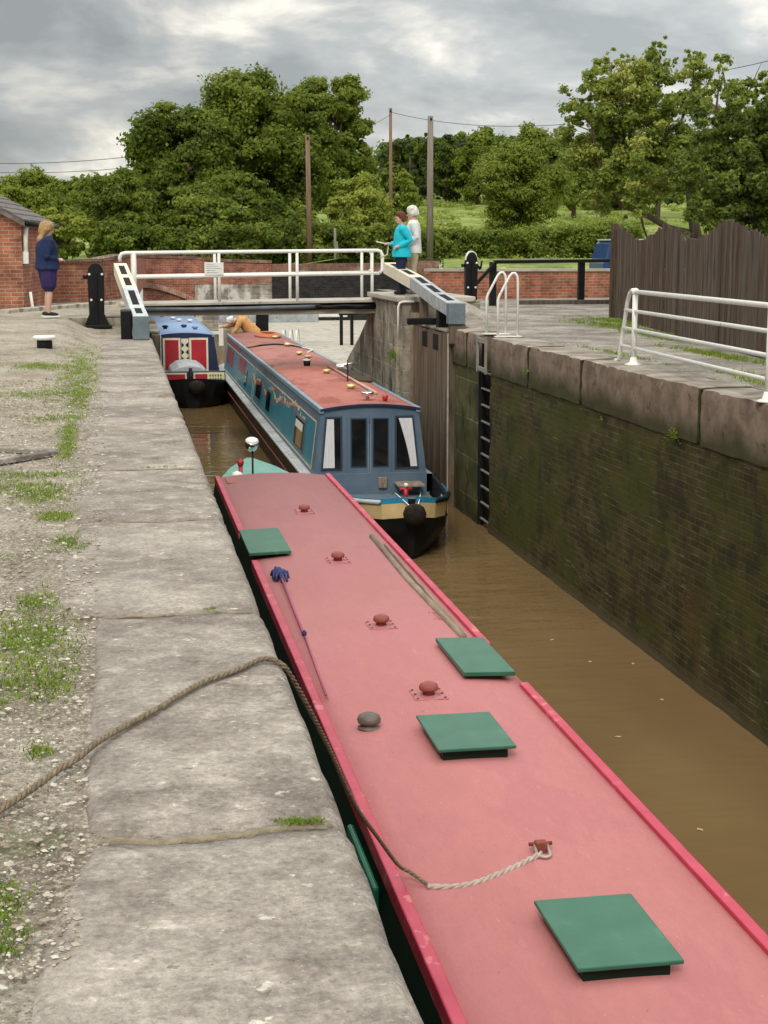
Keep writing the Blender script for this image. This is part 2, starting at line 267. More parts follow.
M['brickw'] = brick('orange brick wall', 'x', (0.38, 0.135, 0.075), (0.24, 0.08, 0.05), (0.30, 0.25, 0.20),
                    stains=((1.4, 0.58, 0.1, (0.30, 0.25, 0.21), 0.7, (1, 1, 1), (0, 0, 0)), (5, 0.62, 0.06, (0.10, 0.06, 0.045), 0.7, (1, 1, 1), (3, 0, 0))))[0]
M['brickwy'] = brick('orange brick wall along the basin', 'y', (0.42, 0.13, 0.065), (0.26, 0.075, 0.045), (0.30, 0.25, 0.20))[0]
M['brickw2'] = brick('old red brick wall', 'x', (0.36, 0.115, 0.07), (0.20, 0.07, 0.05), (0.30, 0.24, 0.20), bump=0.3,
                    stains=((1.1, 0.55, 0.1, (0.33, 0.26, 0.21), 0.75, (.6, 1, 2), (0, 0, 0)), (2.5, 0.58, 0.06, (0.10, 0.055, 0.045), 0.75, (.6, 1, 1.6), (3, 0, 0))))[0]
M['brickcap2'] = brick('brown weathered coping', 'x', (0.22, 0.12, 0.09), (0.13, 0.08, 0.06), (0.22, 0.18, 0.15), bw=.3, bh=.2,
                      stains=((2, 0.56, 0.08, (0.34, 0.30, 0.22), 0.7, (.6, 1, 1), (0, 0, 0)),))[0]
M['brickwash'] = brick('limewashed stone', 'x', (0.30, 0.28, 0.25), (0.20, 0.17, 0.15), (0.42, 0.40, 0.37), bw=.4, bh=.15,
                       stains=((2.2, 0.50, 0.08, (0.62, 0.61, 0.58), 0.9, (1, 1, .6), (0, 0, 0)), (2, 0.58, 0.08, (0.09, 0.08, 0.07), 0.8, (1, 1, .5), (7, 0, 0))))[0]
M['brickdark'] = brick('blackened brick', 'x', (0.035, 0.033, 0.034), (0.018, 0.018, 0.02), (0.05, 0.048, 0.046),
                       stains=((2, 0.66, 0.05, (0.16, 0.15, 0.14), 0.6, (.5, 1, 2), (0, 0, 0)),))[0]
M['brickhouse'] = brick('house brick', 'x', (0.36, 0.14, 0.08), (0.24, 0.085, 0.055), (0.34, 0.27, 0.21),
                        stains=((7, 0.66, 0.04, (0.62, 0.50, 0.36), 0.8, (.6, 1, 1.6), (0, 0, 0)), (1.2, 0.58, 0.1, (0.22, 0.09, 0.055), 0.7, (1, 1, 1), (2, 0, 0))))[0]
M['brickhousey'] = brick('house brick side', 'y', (0.36, 0.13, 0.07), (0.27, 0.085, 0.05), (0.34, 0.27, 0.21))[0]
M['brickcap'] = brick('brown coping brick', 'x', (0.20, 0.10, 0.07), (0.13, 0.075, 0.055), (0.24, 0.21, 0.17), bw=.11, bh=.2,
                      stains=((3, 0.56, 0.08, (0.32, 0.29, 0.22), 0.6, (1, 1, 1), (0, 0, 0)),))[0]
M['ashlar'] = brick('mossy ashlar', 'y', (0.10, 0.09, 0.04), (0.06, 0.058, 0.022), (0.15, 0.14, 0.07), bw=1.3, bh=.62, ms=.012,
                    stains=((2, 0.5, 0.12, (0.045, 0.06, 0.016), 0.8, (1, 1, 1), (0, 0, 0)), (3, 0.56, 0.08, (0.025, 0.022, 0.016), 0.8, (1, 1, .6), (4, 0, 0))))[0]
M['pierstone'] = brick('pier masonry', 'y', (0.34, 0.31, 0.25), (0.22, 0.20, 0.16), (0.38, 0.35, 0.29), bw=.95, bh=.42, ms=.014, bump=0.8,
                       stains=((1.8, 0.52, 0.1, (0.055, 0.048, 0.034), 0.85, (1, 1, .35), (0, 0, 0)), (6, 0.61, 0.04, (0.46, 0.44, 0.39), 0.85, (1, 1, .8), (5, 0, 0)),
                               (2.6, 0.58, 0.08, (0.09, 0.11, 0.035), 0.7, (1, 1, .7), (2, 5, 0))))[0]
def coping_face():
    m = brick('lock coping blocks', 'y', (0.20, 0.15, 0.112), (0.14, 0.105, 0.078), (0.06, 0.05, 0.04), bw=40, bh=10, ms=.001,
              stains=((3, 0.50, 0.12, (0.27, 0.21, 0.165), 0.75, (1, 1, 1.2), (0, 0, 0)), (5, 0.58, 0.06, (0.085, 0.065, 0.05), 0.75, (1, 1, 1.1), (4, 0, 0)), (22, 0.60, 0.05, (0.11, 0.085, 0.07), 0.6, (1, 1, 1), (1, 7, 0)),
                      (16, 0.66, 0.04, (0.42, 0.38, 0.33), 0.6, (1, 1, 1), (2, 0, 0))))
    m = zblend(m, -0.36, -0.10, (0.040, 0.042, 0.014), 0.88, 0.22)
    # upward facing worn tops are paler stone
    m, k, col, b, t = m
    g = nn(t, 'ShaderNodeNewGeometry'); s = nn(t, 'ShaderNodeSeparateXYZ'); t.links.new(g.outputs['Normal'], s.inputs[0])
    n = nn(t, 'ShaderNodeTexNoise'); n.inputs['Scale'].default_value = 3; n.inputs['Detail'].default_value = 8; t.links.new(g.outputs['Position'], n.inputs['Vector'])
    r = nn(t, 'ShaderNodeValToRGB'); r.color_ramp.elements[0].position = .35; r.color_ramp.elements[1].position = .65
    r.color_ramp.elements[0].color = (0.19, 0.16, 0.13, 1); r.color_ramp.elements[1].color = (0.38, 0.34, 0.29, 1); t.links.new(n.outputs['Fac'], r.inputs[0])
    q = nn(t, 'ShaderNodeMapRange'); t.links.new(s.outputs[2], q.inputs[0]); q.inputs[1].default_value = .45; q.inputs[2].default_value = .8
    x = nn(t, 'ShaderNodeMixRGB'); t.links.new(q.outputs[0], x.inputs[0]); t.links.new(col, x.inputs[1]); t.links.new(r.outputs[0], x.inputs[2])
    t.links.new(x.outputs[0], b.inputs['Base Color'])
    return m
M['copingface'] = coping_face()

def water_mat():
    m = bpy.data.materials.new('muddy water'); m.use_nodes = True; t = m.node_tree; b = t.nodes['Principled BSDF']
    g = nn(t, 'ShaderNodeNewGeometry')
    mp = nn(t, 'ShaderNodeMapping'); mp.inputs['Scale'].default_value = (1, .45, 1); t.links.new(g.outputs['Position'], mp.inputs[0])
    n = nn(t, 'ShaderNodeTexNoise'); n.inputs['Scale'].default_value = .8; n.inputs['Detail'].default_value = 4; t.links.new(mp.outputs[0], n.inputs['Vector'])
    r = nn(t, 'ShaderNodeValToRGB'); r.color_ramp.elements[0].color = (0.165, 0.105, 0.047, 1); r.color_ramp.elements[1].color = (0.205, 0.135, 0.062, 1)
    r.color_ramp.elements[0].position = .3; r.color_ramp.elements[1].position = .7
    t.links.new(n.outputs['Fac'], r.inputs[0]); t.links.new(r.outputs[0], b.inputs['Base Color'])
    b.inputs['Roughness'].default_value = .06; b.inputs['IOR'].default_value = 1.33
    n2 = nn(t, 'ShaderNodeTexNoise'); n2.inputs['Scale'].default_value = 1.6; n2.inputs['Detail'].default_value = 3
    mp2 = nn(t, 'ShaderNodeMapping'); mp2.inputs['Scale'].default_value = (.8, 2.1, 1); t.links.new(g.outputs['Position'], mp2.inputs[0]); t.links.new(mp2.outputs[0], n2.inputs['Vector'])
    bp = nn(t, 'ShaderNodeBump'); bp.inputs['Strength'].default_value = .45; bp.inputs['Distance'].default_value = .05
    n3 = nn(t, 'ShaderNodeTexNoise'); n3.inputs['Scale'].default_value = .35; t.links.new(g.outputs['Position'], n3.inputs['Vector']); q3 = nn(t, 'ShaderNodeMapRange'); t.links.new(n3.outputs['Fac'], q3.inputs[0]); q3.inputs[1].default_value = .4; q3.inputs[2].default_value = .65; q3.inputs[3].default_value = .12; q3.inputs[4].default_value = .55; t.links.new(q3.outputs[0], bp.inputs['Strength'])
    t.links.new(n2.outputs['Fac'], bp.inputs['Height']); t.links.new(bp.outputs[0], b.inputs['Normal'])
    return m
M['water'] = water_mat()

# ---------------------------------------------------------------- mesh helpers
class MB:
    def __init__(s): s.v = []; s.f = []; s.m = []; s.mi = 0; s.sm = []
    def add(s, vs, fs, mi=None, smooth=False):
        o = len(s.v); s.v += [tuple(p) for p in vs]
        for f in fs: s.f.append([i + o for i in f]); s.m.append(s.mi if mi is None else mi); s.sm.append(smooth)
        return s
    def box(s, x0, x1, y0, y1, z0, z1, mi=None):
        vs = [(x, y, z) for z in (z0, z1) for y in (y0, y1) for x in (x0, x1)]
        return s.add(vs, [(0, 2, 3, 1), (4, 5, 7, 6), (0, 1, 5, 4), (2, 6, 7, 3), (0, 4, 6, 2), (1, 3, 7, 5)], mi)
    def hexa(s, vs, mi=None):   # 8 verts same order as box
        return s.add(vs, [(0, 2, 3, 1), (4, 5, 7, 6), (0, 1, 5, 4), (2, 6, 7, 3), (0, 4, 6, 2), (1, 3, 7, 5)], mi)
    def bbox(s, x0, x1, y0, y1, z0, z1, b=.008, mi=None):   # bevelled box: chamfered on all edges
        xs = (x0, x0 + b, x1 - b, x1); ys = (y0, y0 + b, y1 - b, y1); zs = (z0, z0 + b, z1 - b, z1)
        bm = bmesh.new(); bmesh.ops.create_cube(bm, size=1)
        for v in bm.verts: v.co = Vector(((x0 + x1) / 2 + v.co.x * (x1 - x0), (y0 + y1) / 2 + v.co.y * (y1 - y0), (z0 + z1) / 2 + v.co.z * (z1 - z0)))
        bmesh.ops.bevel(bm, geom=bm.edges[:], offset=b, segments=2, profile=.5, affect='EDGES')
        bm.verts.index_update()
        s.add([v.co[:] for v in bm.verts], [[v.index for v in f.verts] for f in bm.faces], mi); bm.free(); return s
    def tube(s, pts, r, n=8, mi=None, cap=True, smooth=True, closed=False):
        pts = [Vector(p) for p in pts]; rs = r if isinstance(r, (list, tuple)) else [r] * len(pts)
        if closed: pts = pts + [pts[0]]; rs = list(rs) + [rs[0]]
        up = Vector((0, 0, 1)); vs = []; fs = []
        prev = None
        for i, p in enumerate(pts):
            a = pts[max(0, i - 1)]; b = pts[min(len(pts) - 1, i + 1)]
            d = (b - a); d = d.normalized() if d.length > 1e-9 else Vector((0, 0, 1))
            if prev is None:
                u = d.cross(up)
                if u.length < 1e-3: u = d.cross(Vector((1, 0, 0)))
            else: u = prev - d * prev.dot(d)
            u.normalize(); prev = u; w = d.cross(u)
            for k in range(n):
                t = 2 * math.pi * k / n; vs.append(p + (u * math.cos(t) + w * math.sin(t)) * rs[i])
        for i in range(len(pts) - 1):
            for k in range(n): fs.append((i * n + k, i * n + (k + 1) % n, (i + 1) * n + (k + 1) % n, (i + 1) * n + k))
        if cap: fs.append(tuple(range(n))[::-1]); fs.append(tuple((len(pts) - 1) * n + k for k in range(n)))
        return s.add(vs, fs, mi, smooth)
    def lathe(s, prof, c=(0, 0, 0), n=24, mi=None, ry=1.0):
        vs = []; fs = []
        for (r, z) in prof:
            for k in range(n):
                t = 2 * math.pi * k / n; vs.append((c[0] + r * math.cos(t), c[1] + r * ry * math.sin(t), c[2] + z))
        for i in range(len(prof) - 1):
            for k in range(n): fs.append((i * n + k, i * n + (k + 1) % n, (i + 1) * n + (k + 1) % n, (i + 1) * n + k))
        fs.append(tuple(range(n))[::-1]); fs.append(tuple((len(prof) - 1) * n + k for k in range(n)))
        return s.add(vs, fs, mi, True)
    def prism(s, poly, axis, a, b, mi=None):
        """extrude a 2D polygon along axis between a and b. axis 'x': poly=(y,z); 'y': (x,z); 'z': (x,y)"""
        def P(p, t):
            return (t, p[0], p[1]) if axis == 'x' else (p[0], t, p[1]) if axis == 'y' else (p[0], p[1], t)
        n = len(poly); vs = [P(p, a) for p in poly] + [P(p, b) for p in poly]
        fs = [tuple(range(n))[::-1], tuple(range(n, 2 * n))] + [(i, (i + 1) % n, n + (i + 1) % n, n + i) for i in range(n)]
        return s.add(vs, fs, mi)
    def quad(s, a, b, c, d, mi=None): return s.add([a, b, c, d], [(0, 1, 2, 3)], mi)
    def slabquad(s, a, b, c, d, th, mi=None):
        """thick panel from 4 corners (in order round), thickness along its normal"""
        a, b, c, d = map(Vector, (a, b, c, d)); n = (b - a).cross(d - a).normalized() * th
        vs = [a, b, c, d, a + n, b + n, c + n, d + n]
        return s.add(vs, [(3, 2, 1, 0), (4, 5, 6, 7), (0, 1, 5, 4), (1, 2, 6, 5), (2, 3, 7, 6), (3, 0, 4, 7)], mi)
    def build(s, name, mats, parent=None, loc=None, recalc=True, bevel=0, rot=None):
        me = bpy.data.meshes.new(name)
        me.from_pydata(s.v, [], s.f)
        for mm in (mats if isinstance(mats, (list, tuple)) else [mats]): me.materials.append(mm)
        me.polygons.foreach_set('material_index', s.m); me.polygons.foreach_set('use_smooth', s.sm)
        if recalc:
            bm = bmesh.new(); bm.from_mesh(me); bmesh.ops.recalc_face_normals(bm, faces=bm.faces[:]); bm.to_mesh(me); bm.free()
        me.update()
        o = bpy.data.objects.new(name, me); C.objects.link(o)
        if parent is not None: o.parent = parent
        if loc: o.location = loc
        if rot: o.rotation_euler = rot
        if bevel:
            b = o.modifiers.new('bevel', 'BEVEL'); b.width = bevel; b.segments = 2; b.limit_method = 'ANGLE'; b.angle_limit = R(40)
        return o

def tag(o, label=None, cat=None, group=None, kind=None):
    if label: o['label'] = label
    if cat: o['category'] = cat
    if group: o['group'] = group
    if kind: o['kind'] = kind
    return o
def empty(name, loc, label, cat, group=None, rz=0):
    o = bpy.data.objects.new(name, None); C.objects.link(o); o.location = loc; o.rotation_euler = (0, 0, rz); o.empty_display_size = .2
    return tag(o, label, cat, group)
def struct(o): o['kind'] = 'structure'; return o
def copy_tree(o, parent=None):
    c = o.copy(); C.objects.link(c); c.parent = parent
    for ch in list(o.children): copy_tree(ch, c)
    return c
def sm(a, b, x):
    t = max(0, min(1, (x - a) / (b - a))); return t * t * (3 - 2 * t)

WZ = -2.85           # water level
RZ = 0.13            # right bank level
# ================================================================ SETTING
# ---- water
wb = MB(); wb.add([(-.6, -14, WZ), (5.9, -14, WZ), (5.9, 36, WZ), (-.6, 36, WZ), (-2, 36, WZ), (-2, 66, WZ), (8.6, 66, WZ), (8.6, 36, WZ)], [(0, 1, 2, 3), (4, 3, 2, 7, 6, 5)])
struct(wb.build('water', M['water'], recalc=False))

# ---- left ground (gravel), with a worn edge against the coping, rising to the gates
def hL(x, y):
    return max(0.27 * sm(17, 27, y) * sm(-.3, -1.0, x), 0.28 * sm(26.6, 28.6, y))
def gridmesh(name, xs, ys, hf, m, skip=None, smooth=True):
    nx, ny = len(xs), len(ys)
    vs = [(x, y, hf(x, y)) for y in ys for x in xs]; fs = []
    for j in range(ny - 1):
        for i in range(nx - 1):
            if skip and skip((xs[i] + xs[i + 1]) / 2, (ys[j] + ys[j + 1]) / 2): continue
            fs.append((j * nx + i, j * nx + i + 1, (j + 1) * nx + i + 1, (j + 1) * nx + i))
    b = MB(); b.add(vs, fs, 0, smooth); return b.build(name, m, recalc=False)
xs = [-60, -30, -14, -8, -5, -3.5] + [-2.8 + .12 * i for i in range(24)] + [.1, .3]
ys = [-14, -6, 0, 1.5] + [2.2 + .15 * i for i in range(60)] + [11.4 + .6 * i for i in range(46)] + [40]
gl = gridmesh('gravel_bank', [x for x in xs], ys, lambda x, y: hL(x, y) - .012 + .014 * noise.noise(Vector((x * 3, y * 3, 0))) + .008 * noise.noise(Vector((x * 9, y * 9, 4))) - (.2 if x > -.02 and y < 27.3 else 0) , M['gravel'])
struct(gl)

# ---- loose stones on the gravel (uncountable)
rg = np.random.default_rng(3)
pb = MB()
base = [Vector(p) for p in ((1, 0, 0), (-1, 0, 0), (0, 1, 0), (0, -1, 0), (0, 0, .7), (0, 0, -.4))]
octf = [(0, 2, 4), (2, 1, 4), (1, 3, 4), (3, 0, 4), (2, 0, 5), (1, 2, 5), (3, 1, 5), (0, 3, 5)]
for i in range(30000):
    y = 2.6 + (rg.random() ** 1.7) * 15; x = -.12 - rg.random() * (0.5 + .09 * y)
    r = (.0022 + .008 * rg.random() ** 4) * (1 + .05 * y)
    if noise.noise(Vector((x * 2.2, y * 1.2, 9))) < -.25 and r < .012: continue
    a = rg.random() * 6.28; ca, sa = math.cos(a), math.sin(a); sx, sy, sz = r * rg.uniform(.6, 1.3), r * rg.uniform(.6, 1.3), r * rg.uniform(.5, .9)
    z = hL(x, y) + .002
    pb.add([(x + ca * p.x * sx - sa * p.y * sy, y + sa * p.x * sx + ca * p.y * sy, z + p.z * sz) for p in base], octf, int(rg.choice((0, 0, 1, 1, 1, 2))))
o = pb.build('gravel', [M['pebble'], M['pebble2'], M['pebble3']], recalc=False); tag(o, 'small loose grey stones lying on the left towpath', 'gravel', kind='stuff')

# ---- grass tufts (uncountable)
def blades(gb, x, y, z, h, n, spread):
    for k in range(n):
        a = random.random() * 6.28; r = spread * math.sqrt(random.random()); bx, by = x + r * math.cos(a), y + r * math.sin(a)
        t = random.random() * 6.28; w = h * .10 + .0012; l = h * random.uniform(.5, 1.2); lean = l * random.uniform(.2, .9); u = random.random() * 6.28
        dx, dy = math.cos(t) * w, math.sin(t) * w
        gb.add([(bx - dx, by - dy, z), (bx + dx, by + dy, z), (bx + math.cos(u) * lean, by + math.sin(u) * lean, z + l)], [(0, 1, 2)], random.choice((0, 0, 1)))
gb = MB()
patches = [(-.47, 18.3, .25, 4.0, 900), (-.40, 15.3, .10, 1.5, 300), (-.75, 15.8, .5, .5, 240), (-.95, 19.2, .35, .4, 260), (-.40, 11.6, .06, .7, 240), (-.42, 12.7, .05, .4, 120), (-.75, 9.6, .35, .25, 220), (-.48, 9.3, .14, .35, 220),
           (-.38, 8.5, .10, .20, 130), (-.28, 7.7, .1, .2, 80), (-.38, 5.75, .19, .42, 520), (-.30, 5.2, .13, .28, 240), (-.36, 6.4, .1, .2, 90), (-.50, 5.0, .12, .25, 80), (-.26, 4.42, .03, .08, 30), (-.30, 3.35, .05, .12, 70), (-.28, 3.15, .05, .10, 50), (-.55, 10.1, .35, .15, 160), (-.5, 13.5, .3, .3, 120)]
for (px, py, rx, ry, n) in patches:
    for k in range(n):
        x = px + rx * random.gauss(0, .55); y = py + ry * random.gauss(0, .55)
        if x > -.17: continue
        blades(gb, x, y, hL(x, y) - .004, random.uniform(.008, .020) * (1 + .03 * y), 6, .022 * (1 + .06 * y))
# in the joints of the coping
for (x0, x1, yy, n) in ((.36, .48, 3.72, 60), (.30, .36, 6.12, 10), (.10, .35, 10.3, 16)):
    for k in range(n): blades(gb, random.uniform(x0, x1), yy + random.gauss(0, .012), .004, .012, 6, .012)
o = gb.build('grass', [M['grass'], M['moss']], recalc=False); tag(o, 'short bright green grass growing through the left gravel', 'grass', kind='stuff')

# ---- left lock wall with its coping slabs
LW = empty('lock_wall', (.54, 12, WZ), 'left lock wall topped with wide worn pale grey stone slabs', 'lock wall')
lb = MB(); lb.box(-.35, 0, -26, 15.4, -1, 2.45)
lb.build('brick_face', M['wallL'], LW)
def slab(y0, y1, seed, xl):
    """worn coping slab from left border xl(y) to the lock edge x=.54"""
    b = MB(); nx, ny = 26, max(10, int((y1 - y0) / .09)); rnd = random.Random(seed)
    vs = []; fs = []
    for j in range(ny + 1):
        t = j / ny; y = y0 + (y1 - y0) * t
        for i in range(nx + 1):
            s_ = i / nx; L = xl(y); x = L + (.54 - L) * s_
            ex = min((x - L) / .05, (.54 - x) / .028, 1.0); ey = min((y - y0) / .03, (y1 - y) / .03, 1.0)
            q = max(0, min(ex, 1)); q2 = max(0, min(ey, 1))
            drop = .024 * (1 - math.sqrt(max(0, 1 - (1 - q) ** 2))) + .013 * (1 - math.sqrt(max(0, 1 - (1 - q2) ** 2)))
            yy = y + (.035 * noise.noise(Vector((x * 4, y0 if t < .5 else y1, 1))) * (1 if t in (0, 1) else abs(2 * t - 1) ** 6)) * (1 if s_ < .97 else .2)
            z = -drop + .006 * noise.noise(Vector((x * 3, y * 3, seed))) + .003 * noise.noise(Vector((x * 12, y * 12, seed)))
            xx = x + (.006 * noise.noise(Vector((y * 2.5, seed, 0))) + .005 * noise.noise(Vector((y * 9, seed, 0))) if s_ > .96 else 0)
            vs.append((xx, yy, z))
    for j in range(ny):
        for i in range(nx): fs.append((j * (nx + 1) + i, j * (nx + 1) + i + 1, (j + 1) * (nx + 1) + i + 1, (j + 1) * (nx + 1) + i))
    n0 = len(vs); ring = [i for i in range(nx + 1)] + [j * (nx + 1) + nx for j in range(1, ny + 1)] + [ny * (nx + 1) + i for i in range(nx - 1, -1, -1)] + [j * (nx + 1) for j in range(ny - 1, 0, -1)]
    for r in ring: vs.append((vs[r][0], vs[r][1], -.40))
    for k in range(len(ring)): fs.append((ring[k], n0 + k, n0 + (k + 1) % len(ring), ring[(k + 1) % len(ring)]))
    b.add([(v[0] - .54, v[1] - 12, v[2] - WZ) for v in vs], fs, 0, True)
    return b.build('coping_slab', M['slab'], LW, recalc=False)
def XL(y):
    b = -.14
    b = -.20 - .02 * math.sin(y * 5) + .07 * sm(3.35, 3.66, y) if y < 3.69 else b
    if 3.69 <= y < 6.1: b = -.13 - .02 * noise.noise(Vector((y * 3, 2, 0)))
    if 6.1 <= y < 8.3: b = -.30 + .14 * (1 - sm(6.1, 6.35, y)) + .05 * sm(7.4, 8.3, y) + .02 * noise.noise(Vector((y * 4, 5, 0)))
    if 8.3 <= y < 12.6: b = -.27 - .02 * sm(8.3, 12, y) + .015 * noise.noise(Vector((y * 3, 8, 0)))
    if 12.6 <= y < 15.4: b = -.38 + .10 * sm(12.6, 15, y) + .02 * noise.noise(Vector((y * 2, 8, 0)))
    if 15.4 <= y: b = -.30 - .03 * math.sin(y)
    return b
joints = [-9, -6.2, -3.6, -1.1, 1.4, 3.70, 6.11, 8.3, 10.3, 12.6, 15.4, 17.6, 20.1, 22.6, 25.0, 27.4]
for k in range(len(joints) - 1):
    slab(joints[k] + .012, joints[k + 1] - .012, k + 3, XL)
# broken mortar strip in the near joint
jb = MB()
for (yy, x0, x1, r) in ((3.70, -.16, .5, .013), (6.11, -.25, .5, .008), (8.3, -.2, .5, .006), (10.3, -.2, .5, .006), (12.6, -.3, .5, .008), (15.4, -.3, .5, .008)):
    pts = []
    n = 34
    for k in range(n + 1):
        x = x0 + (x1 - x0) * k / n; pts.append((x - .54, yy - 12 + .03 * noise.noise(Vector((x * 4, yy, 1))) + .012 * noise.noise(Vector((x * 14, yy, 2))), -.014 - WZ + .008 * noise.noise(Vector((x * 9, yy, 3)))))
    jb.tube(pts, [r * random.uniform(.7, 1.3) for _ in pts], 6)
jb.build('mortar', mat('lime mortar', (0.40, 0.34, 0.25), (0.24, 0.20, 0.14), 20, .95, 1, 60), LW, recalc=False)

# ---- left bank beyond the coping: masonry block carrying the gate and footbridge
# (with a recess for the gate)
b = MB(); b.box(-1.2, 0, 0, 10.5, -.5, 3.1); b.box(-.66, .0, -.05, 0.4, 2.7, 3.1)
o = b.build('gate_pier', M['pierstone'], loc=(.32, 27.5, WZ)); tag(o, 'left masonry pier under the left end of the footbridge', 'pier')

# ---- right bank ground
def hR(x, y):
    h = RZ + .36 * sm(27.6, 28.8, y) * sm(7.3, 6.3, x)
    return h + .008 * noise.noise(Vector((x * 1.5, y * 1.5, 2)))
xs = [5.98, 6.1, 6.3, 6.5, 6.8, 7.1, 7.4, 7.8, 8.5, 9.5, 11, 13, 16, 22, 40, 80]
ys = [-14, 0, 6, 10, 12, 14, 16, 18, 20, 22, 24, 26, 27.4, 27.9, 28.3, 28.8, 29.5, 31, 33, 36]
struct(gridmesh('paved_bank', xs, ys, hR, M['pave']))
xs = [7.6, 8.5, 9.5, 11, 13, 16, 22, 40, 80]; ys = [36, 38, 40, 41.2]
struct(gridmesh('paved_yard', xs, ys, lambda x, y: RZ, M['pave']))
rb = MB()
for (px, py, rx, ry, n) in ((8.95, 27.0, .2, 1.3, 420), (8.35, 24.4, .12, 1.6, 200), (8.0, 21.8, .14, 1.5, 260), (7.35, 18.3, .14, 1.6, 300), (6.45, 15.3, .12, .5, 120), (8.3, 25.6, .3, 2, 360), (6.25, 14.0, .06, .8, 90), (6.2, 18.5, .06, 1.4, 60)):
    for k in range(n):
        x = px + rx * random.gauss(0, .6); y = py + ry * random.gauss(0, .6)
        blades(rb, x, y, RZ - .004, random.uniform(.02, .06), 7, .06)
o = rb.build('grass_verge', [M['grass'], M['moss']], recalc=False); tag(o, 'green weeds growing along the foot of the dark fence', 'grass', kind='stuff')
# longitudinal crack/joint lines in the right paving
# ---- right lock wall
RW = empty('lock_wall', (5.5, 15, WZ), 'right lock wall of dark mossy brick with big red sandstone coping blocks', 'lock wall')
def rloc(x, y, z): return (x - 5.5, y - 15, z - WZ)
def vgrid(x, y0, y1, z0, z1, dy, dzz, amp, mt, name, seed=0, skip=None, edge_down=False):
    ny = max(2, int((y1 - y0) / dy)); nz = max(2, int((z1 - z0) / dzz)); vs = []; fs = []
    for j in range(nz + 1):
        for i in range(ny + 1):
            y = y0 + (y1 - y0) * i / ny; z = z0 + (z1 - z0) * j / nz
            vs.append(rloc(x + amp * noise.noise(Vector((y * 1.7, z * 2.5, seed))) + amp * .5 * noise.noise(Vector((y * 6, z * 8, seed))), y, z))
    for j in range(nz):
        for i in range(ny):
            a = j * (ny + 1) + i; fs.append((a, a + ny + 1, a + ny + 2, a + 1))
    b = MB(); b.add(vs, fs, 0, True); return b.build(name, mt, RW, recalc=False)
vgrid(5.50, -14, 22.55, -4, -.36, .12, .10, .022, M['wallR'], 'brick_face')
vgrid(5.50, 23.3, 25.02, -4, -.36, .10, .10, .02, M['ashlar'], 'stone_face', 4)
# ladder recess
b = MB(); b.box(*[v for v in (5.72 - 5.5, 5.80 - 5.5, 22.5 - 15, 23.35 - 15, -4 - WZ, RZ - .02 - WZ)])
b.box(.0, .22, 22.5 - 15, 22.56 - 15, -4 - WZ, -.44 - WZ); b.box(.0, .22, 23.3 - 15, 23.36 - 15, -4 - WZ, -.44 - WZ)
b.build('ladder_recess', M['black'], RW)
# gate recess behind the open gate leaf
b = MB(); b.box(.30, .40, 25.02 - 15, 28.9 - 15, -4 - WZ, -.1 - WZ); b.box(0, .3, 25.0 - 15, 25.06 - 15, -4 - WZ, -.44 - WZ); b.build('gate_recess', M['darkstone'], RW)
rj = [-9.5, -6.9, -4.2, -1.5, 1.2, 3.9, 6.4, 9.0, 11.6, 14.02, 17.9, 20.35, 22.55]
def cblock(y0, y1, x0, x1, z0, z1, seed, name='coping_block', mt=None):
    bm = bmesh.new(); bmesh.ops.create_cube(bm, size=1)
    for v in bm.verts: v.co = Vector(((x0 + x1) / 2 + v.co.x * (x1 - x0), (y0 + y1) / 2 + v.co.y * (y1 - y0), (z0 + z1) / 2 + v.co.z * (z1 - z0)))
    bmesh.ops.subdivide_edges(bm, edges=[e for e in bm.edges if abs((e.verts[0].co - e.verts[1].co).y) > .2], cuts=max(1, int((y1 - y0) / .1)), use_grid_fill=True)
    bmesh.ops.subdivide_edges(bm, edges=[e for e in bm.edges if abs((e.verts[0].co - e.verts[1].co).z) > .2], cuts=6, use_grid_fill=True)
    bmesh.ops.subdivide_edges(bm, edges=[e for e in bm.edges if abs((e.verts[0].co - e.verts[1].co).x) > .2], cuts=5, use_grid_fill=True)
    for v in bm.verts:
        c = v.co
        if c.x < x0 + .001 and c.z > z1 - .001:
            c.x += .012 + .04 * max(0, noise.noise(Vector((c.y * 4, seed, 0)))); c.z -= .006 + .03 * max(0, noise.noise(Vector((c.y * 5, seed, 3))))
        if abs(c.y - y0) < .001 or abs(c.y - y1) < .001:
            if c.x < x0 + .08: c.x += .018
            if c.z > z1 - .03: c.z -= .008
        c.x += .012 * noise.noise(Vector((c.y * 2, c.z * 3, seed))) + .010 * noise.noise(Vector((c.y * 9, c.z * 9, seed)))
        c.z += .012 * noise.noise(Vector((c.x * 3, c.y * 2.5, seed + 7)))
    bm.verts.index_update()
    b = MB(); b.add([rloc(*v.co) for v in bm.verts], [[v.index for v in f.verts] for f in bm.faces], 0, True); bm.free()
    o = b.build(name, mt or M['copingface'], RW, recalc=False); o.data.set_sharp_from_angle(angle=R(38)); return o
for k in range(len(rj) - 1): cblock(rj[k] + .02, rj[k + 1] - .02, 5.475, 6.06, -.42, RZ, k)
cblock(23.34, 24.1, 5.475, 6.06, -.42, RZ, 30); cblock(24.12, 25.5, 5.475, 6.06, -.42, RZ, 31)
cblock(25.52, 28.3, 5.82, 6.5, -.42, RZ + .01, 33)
cblock(22.56, 23.33, 5.74, 6.06, -.2, RZ, 34, 'ladder_stone')
jm = mat('dark joint shade', (.02, .02, .010), (.05, .055, .02), 9, .95, .6, 40)  # dark strips laid over the block joints, gap shadow put into the colour
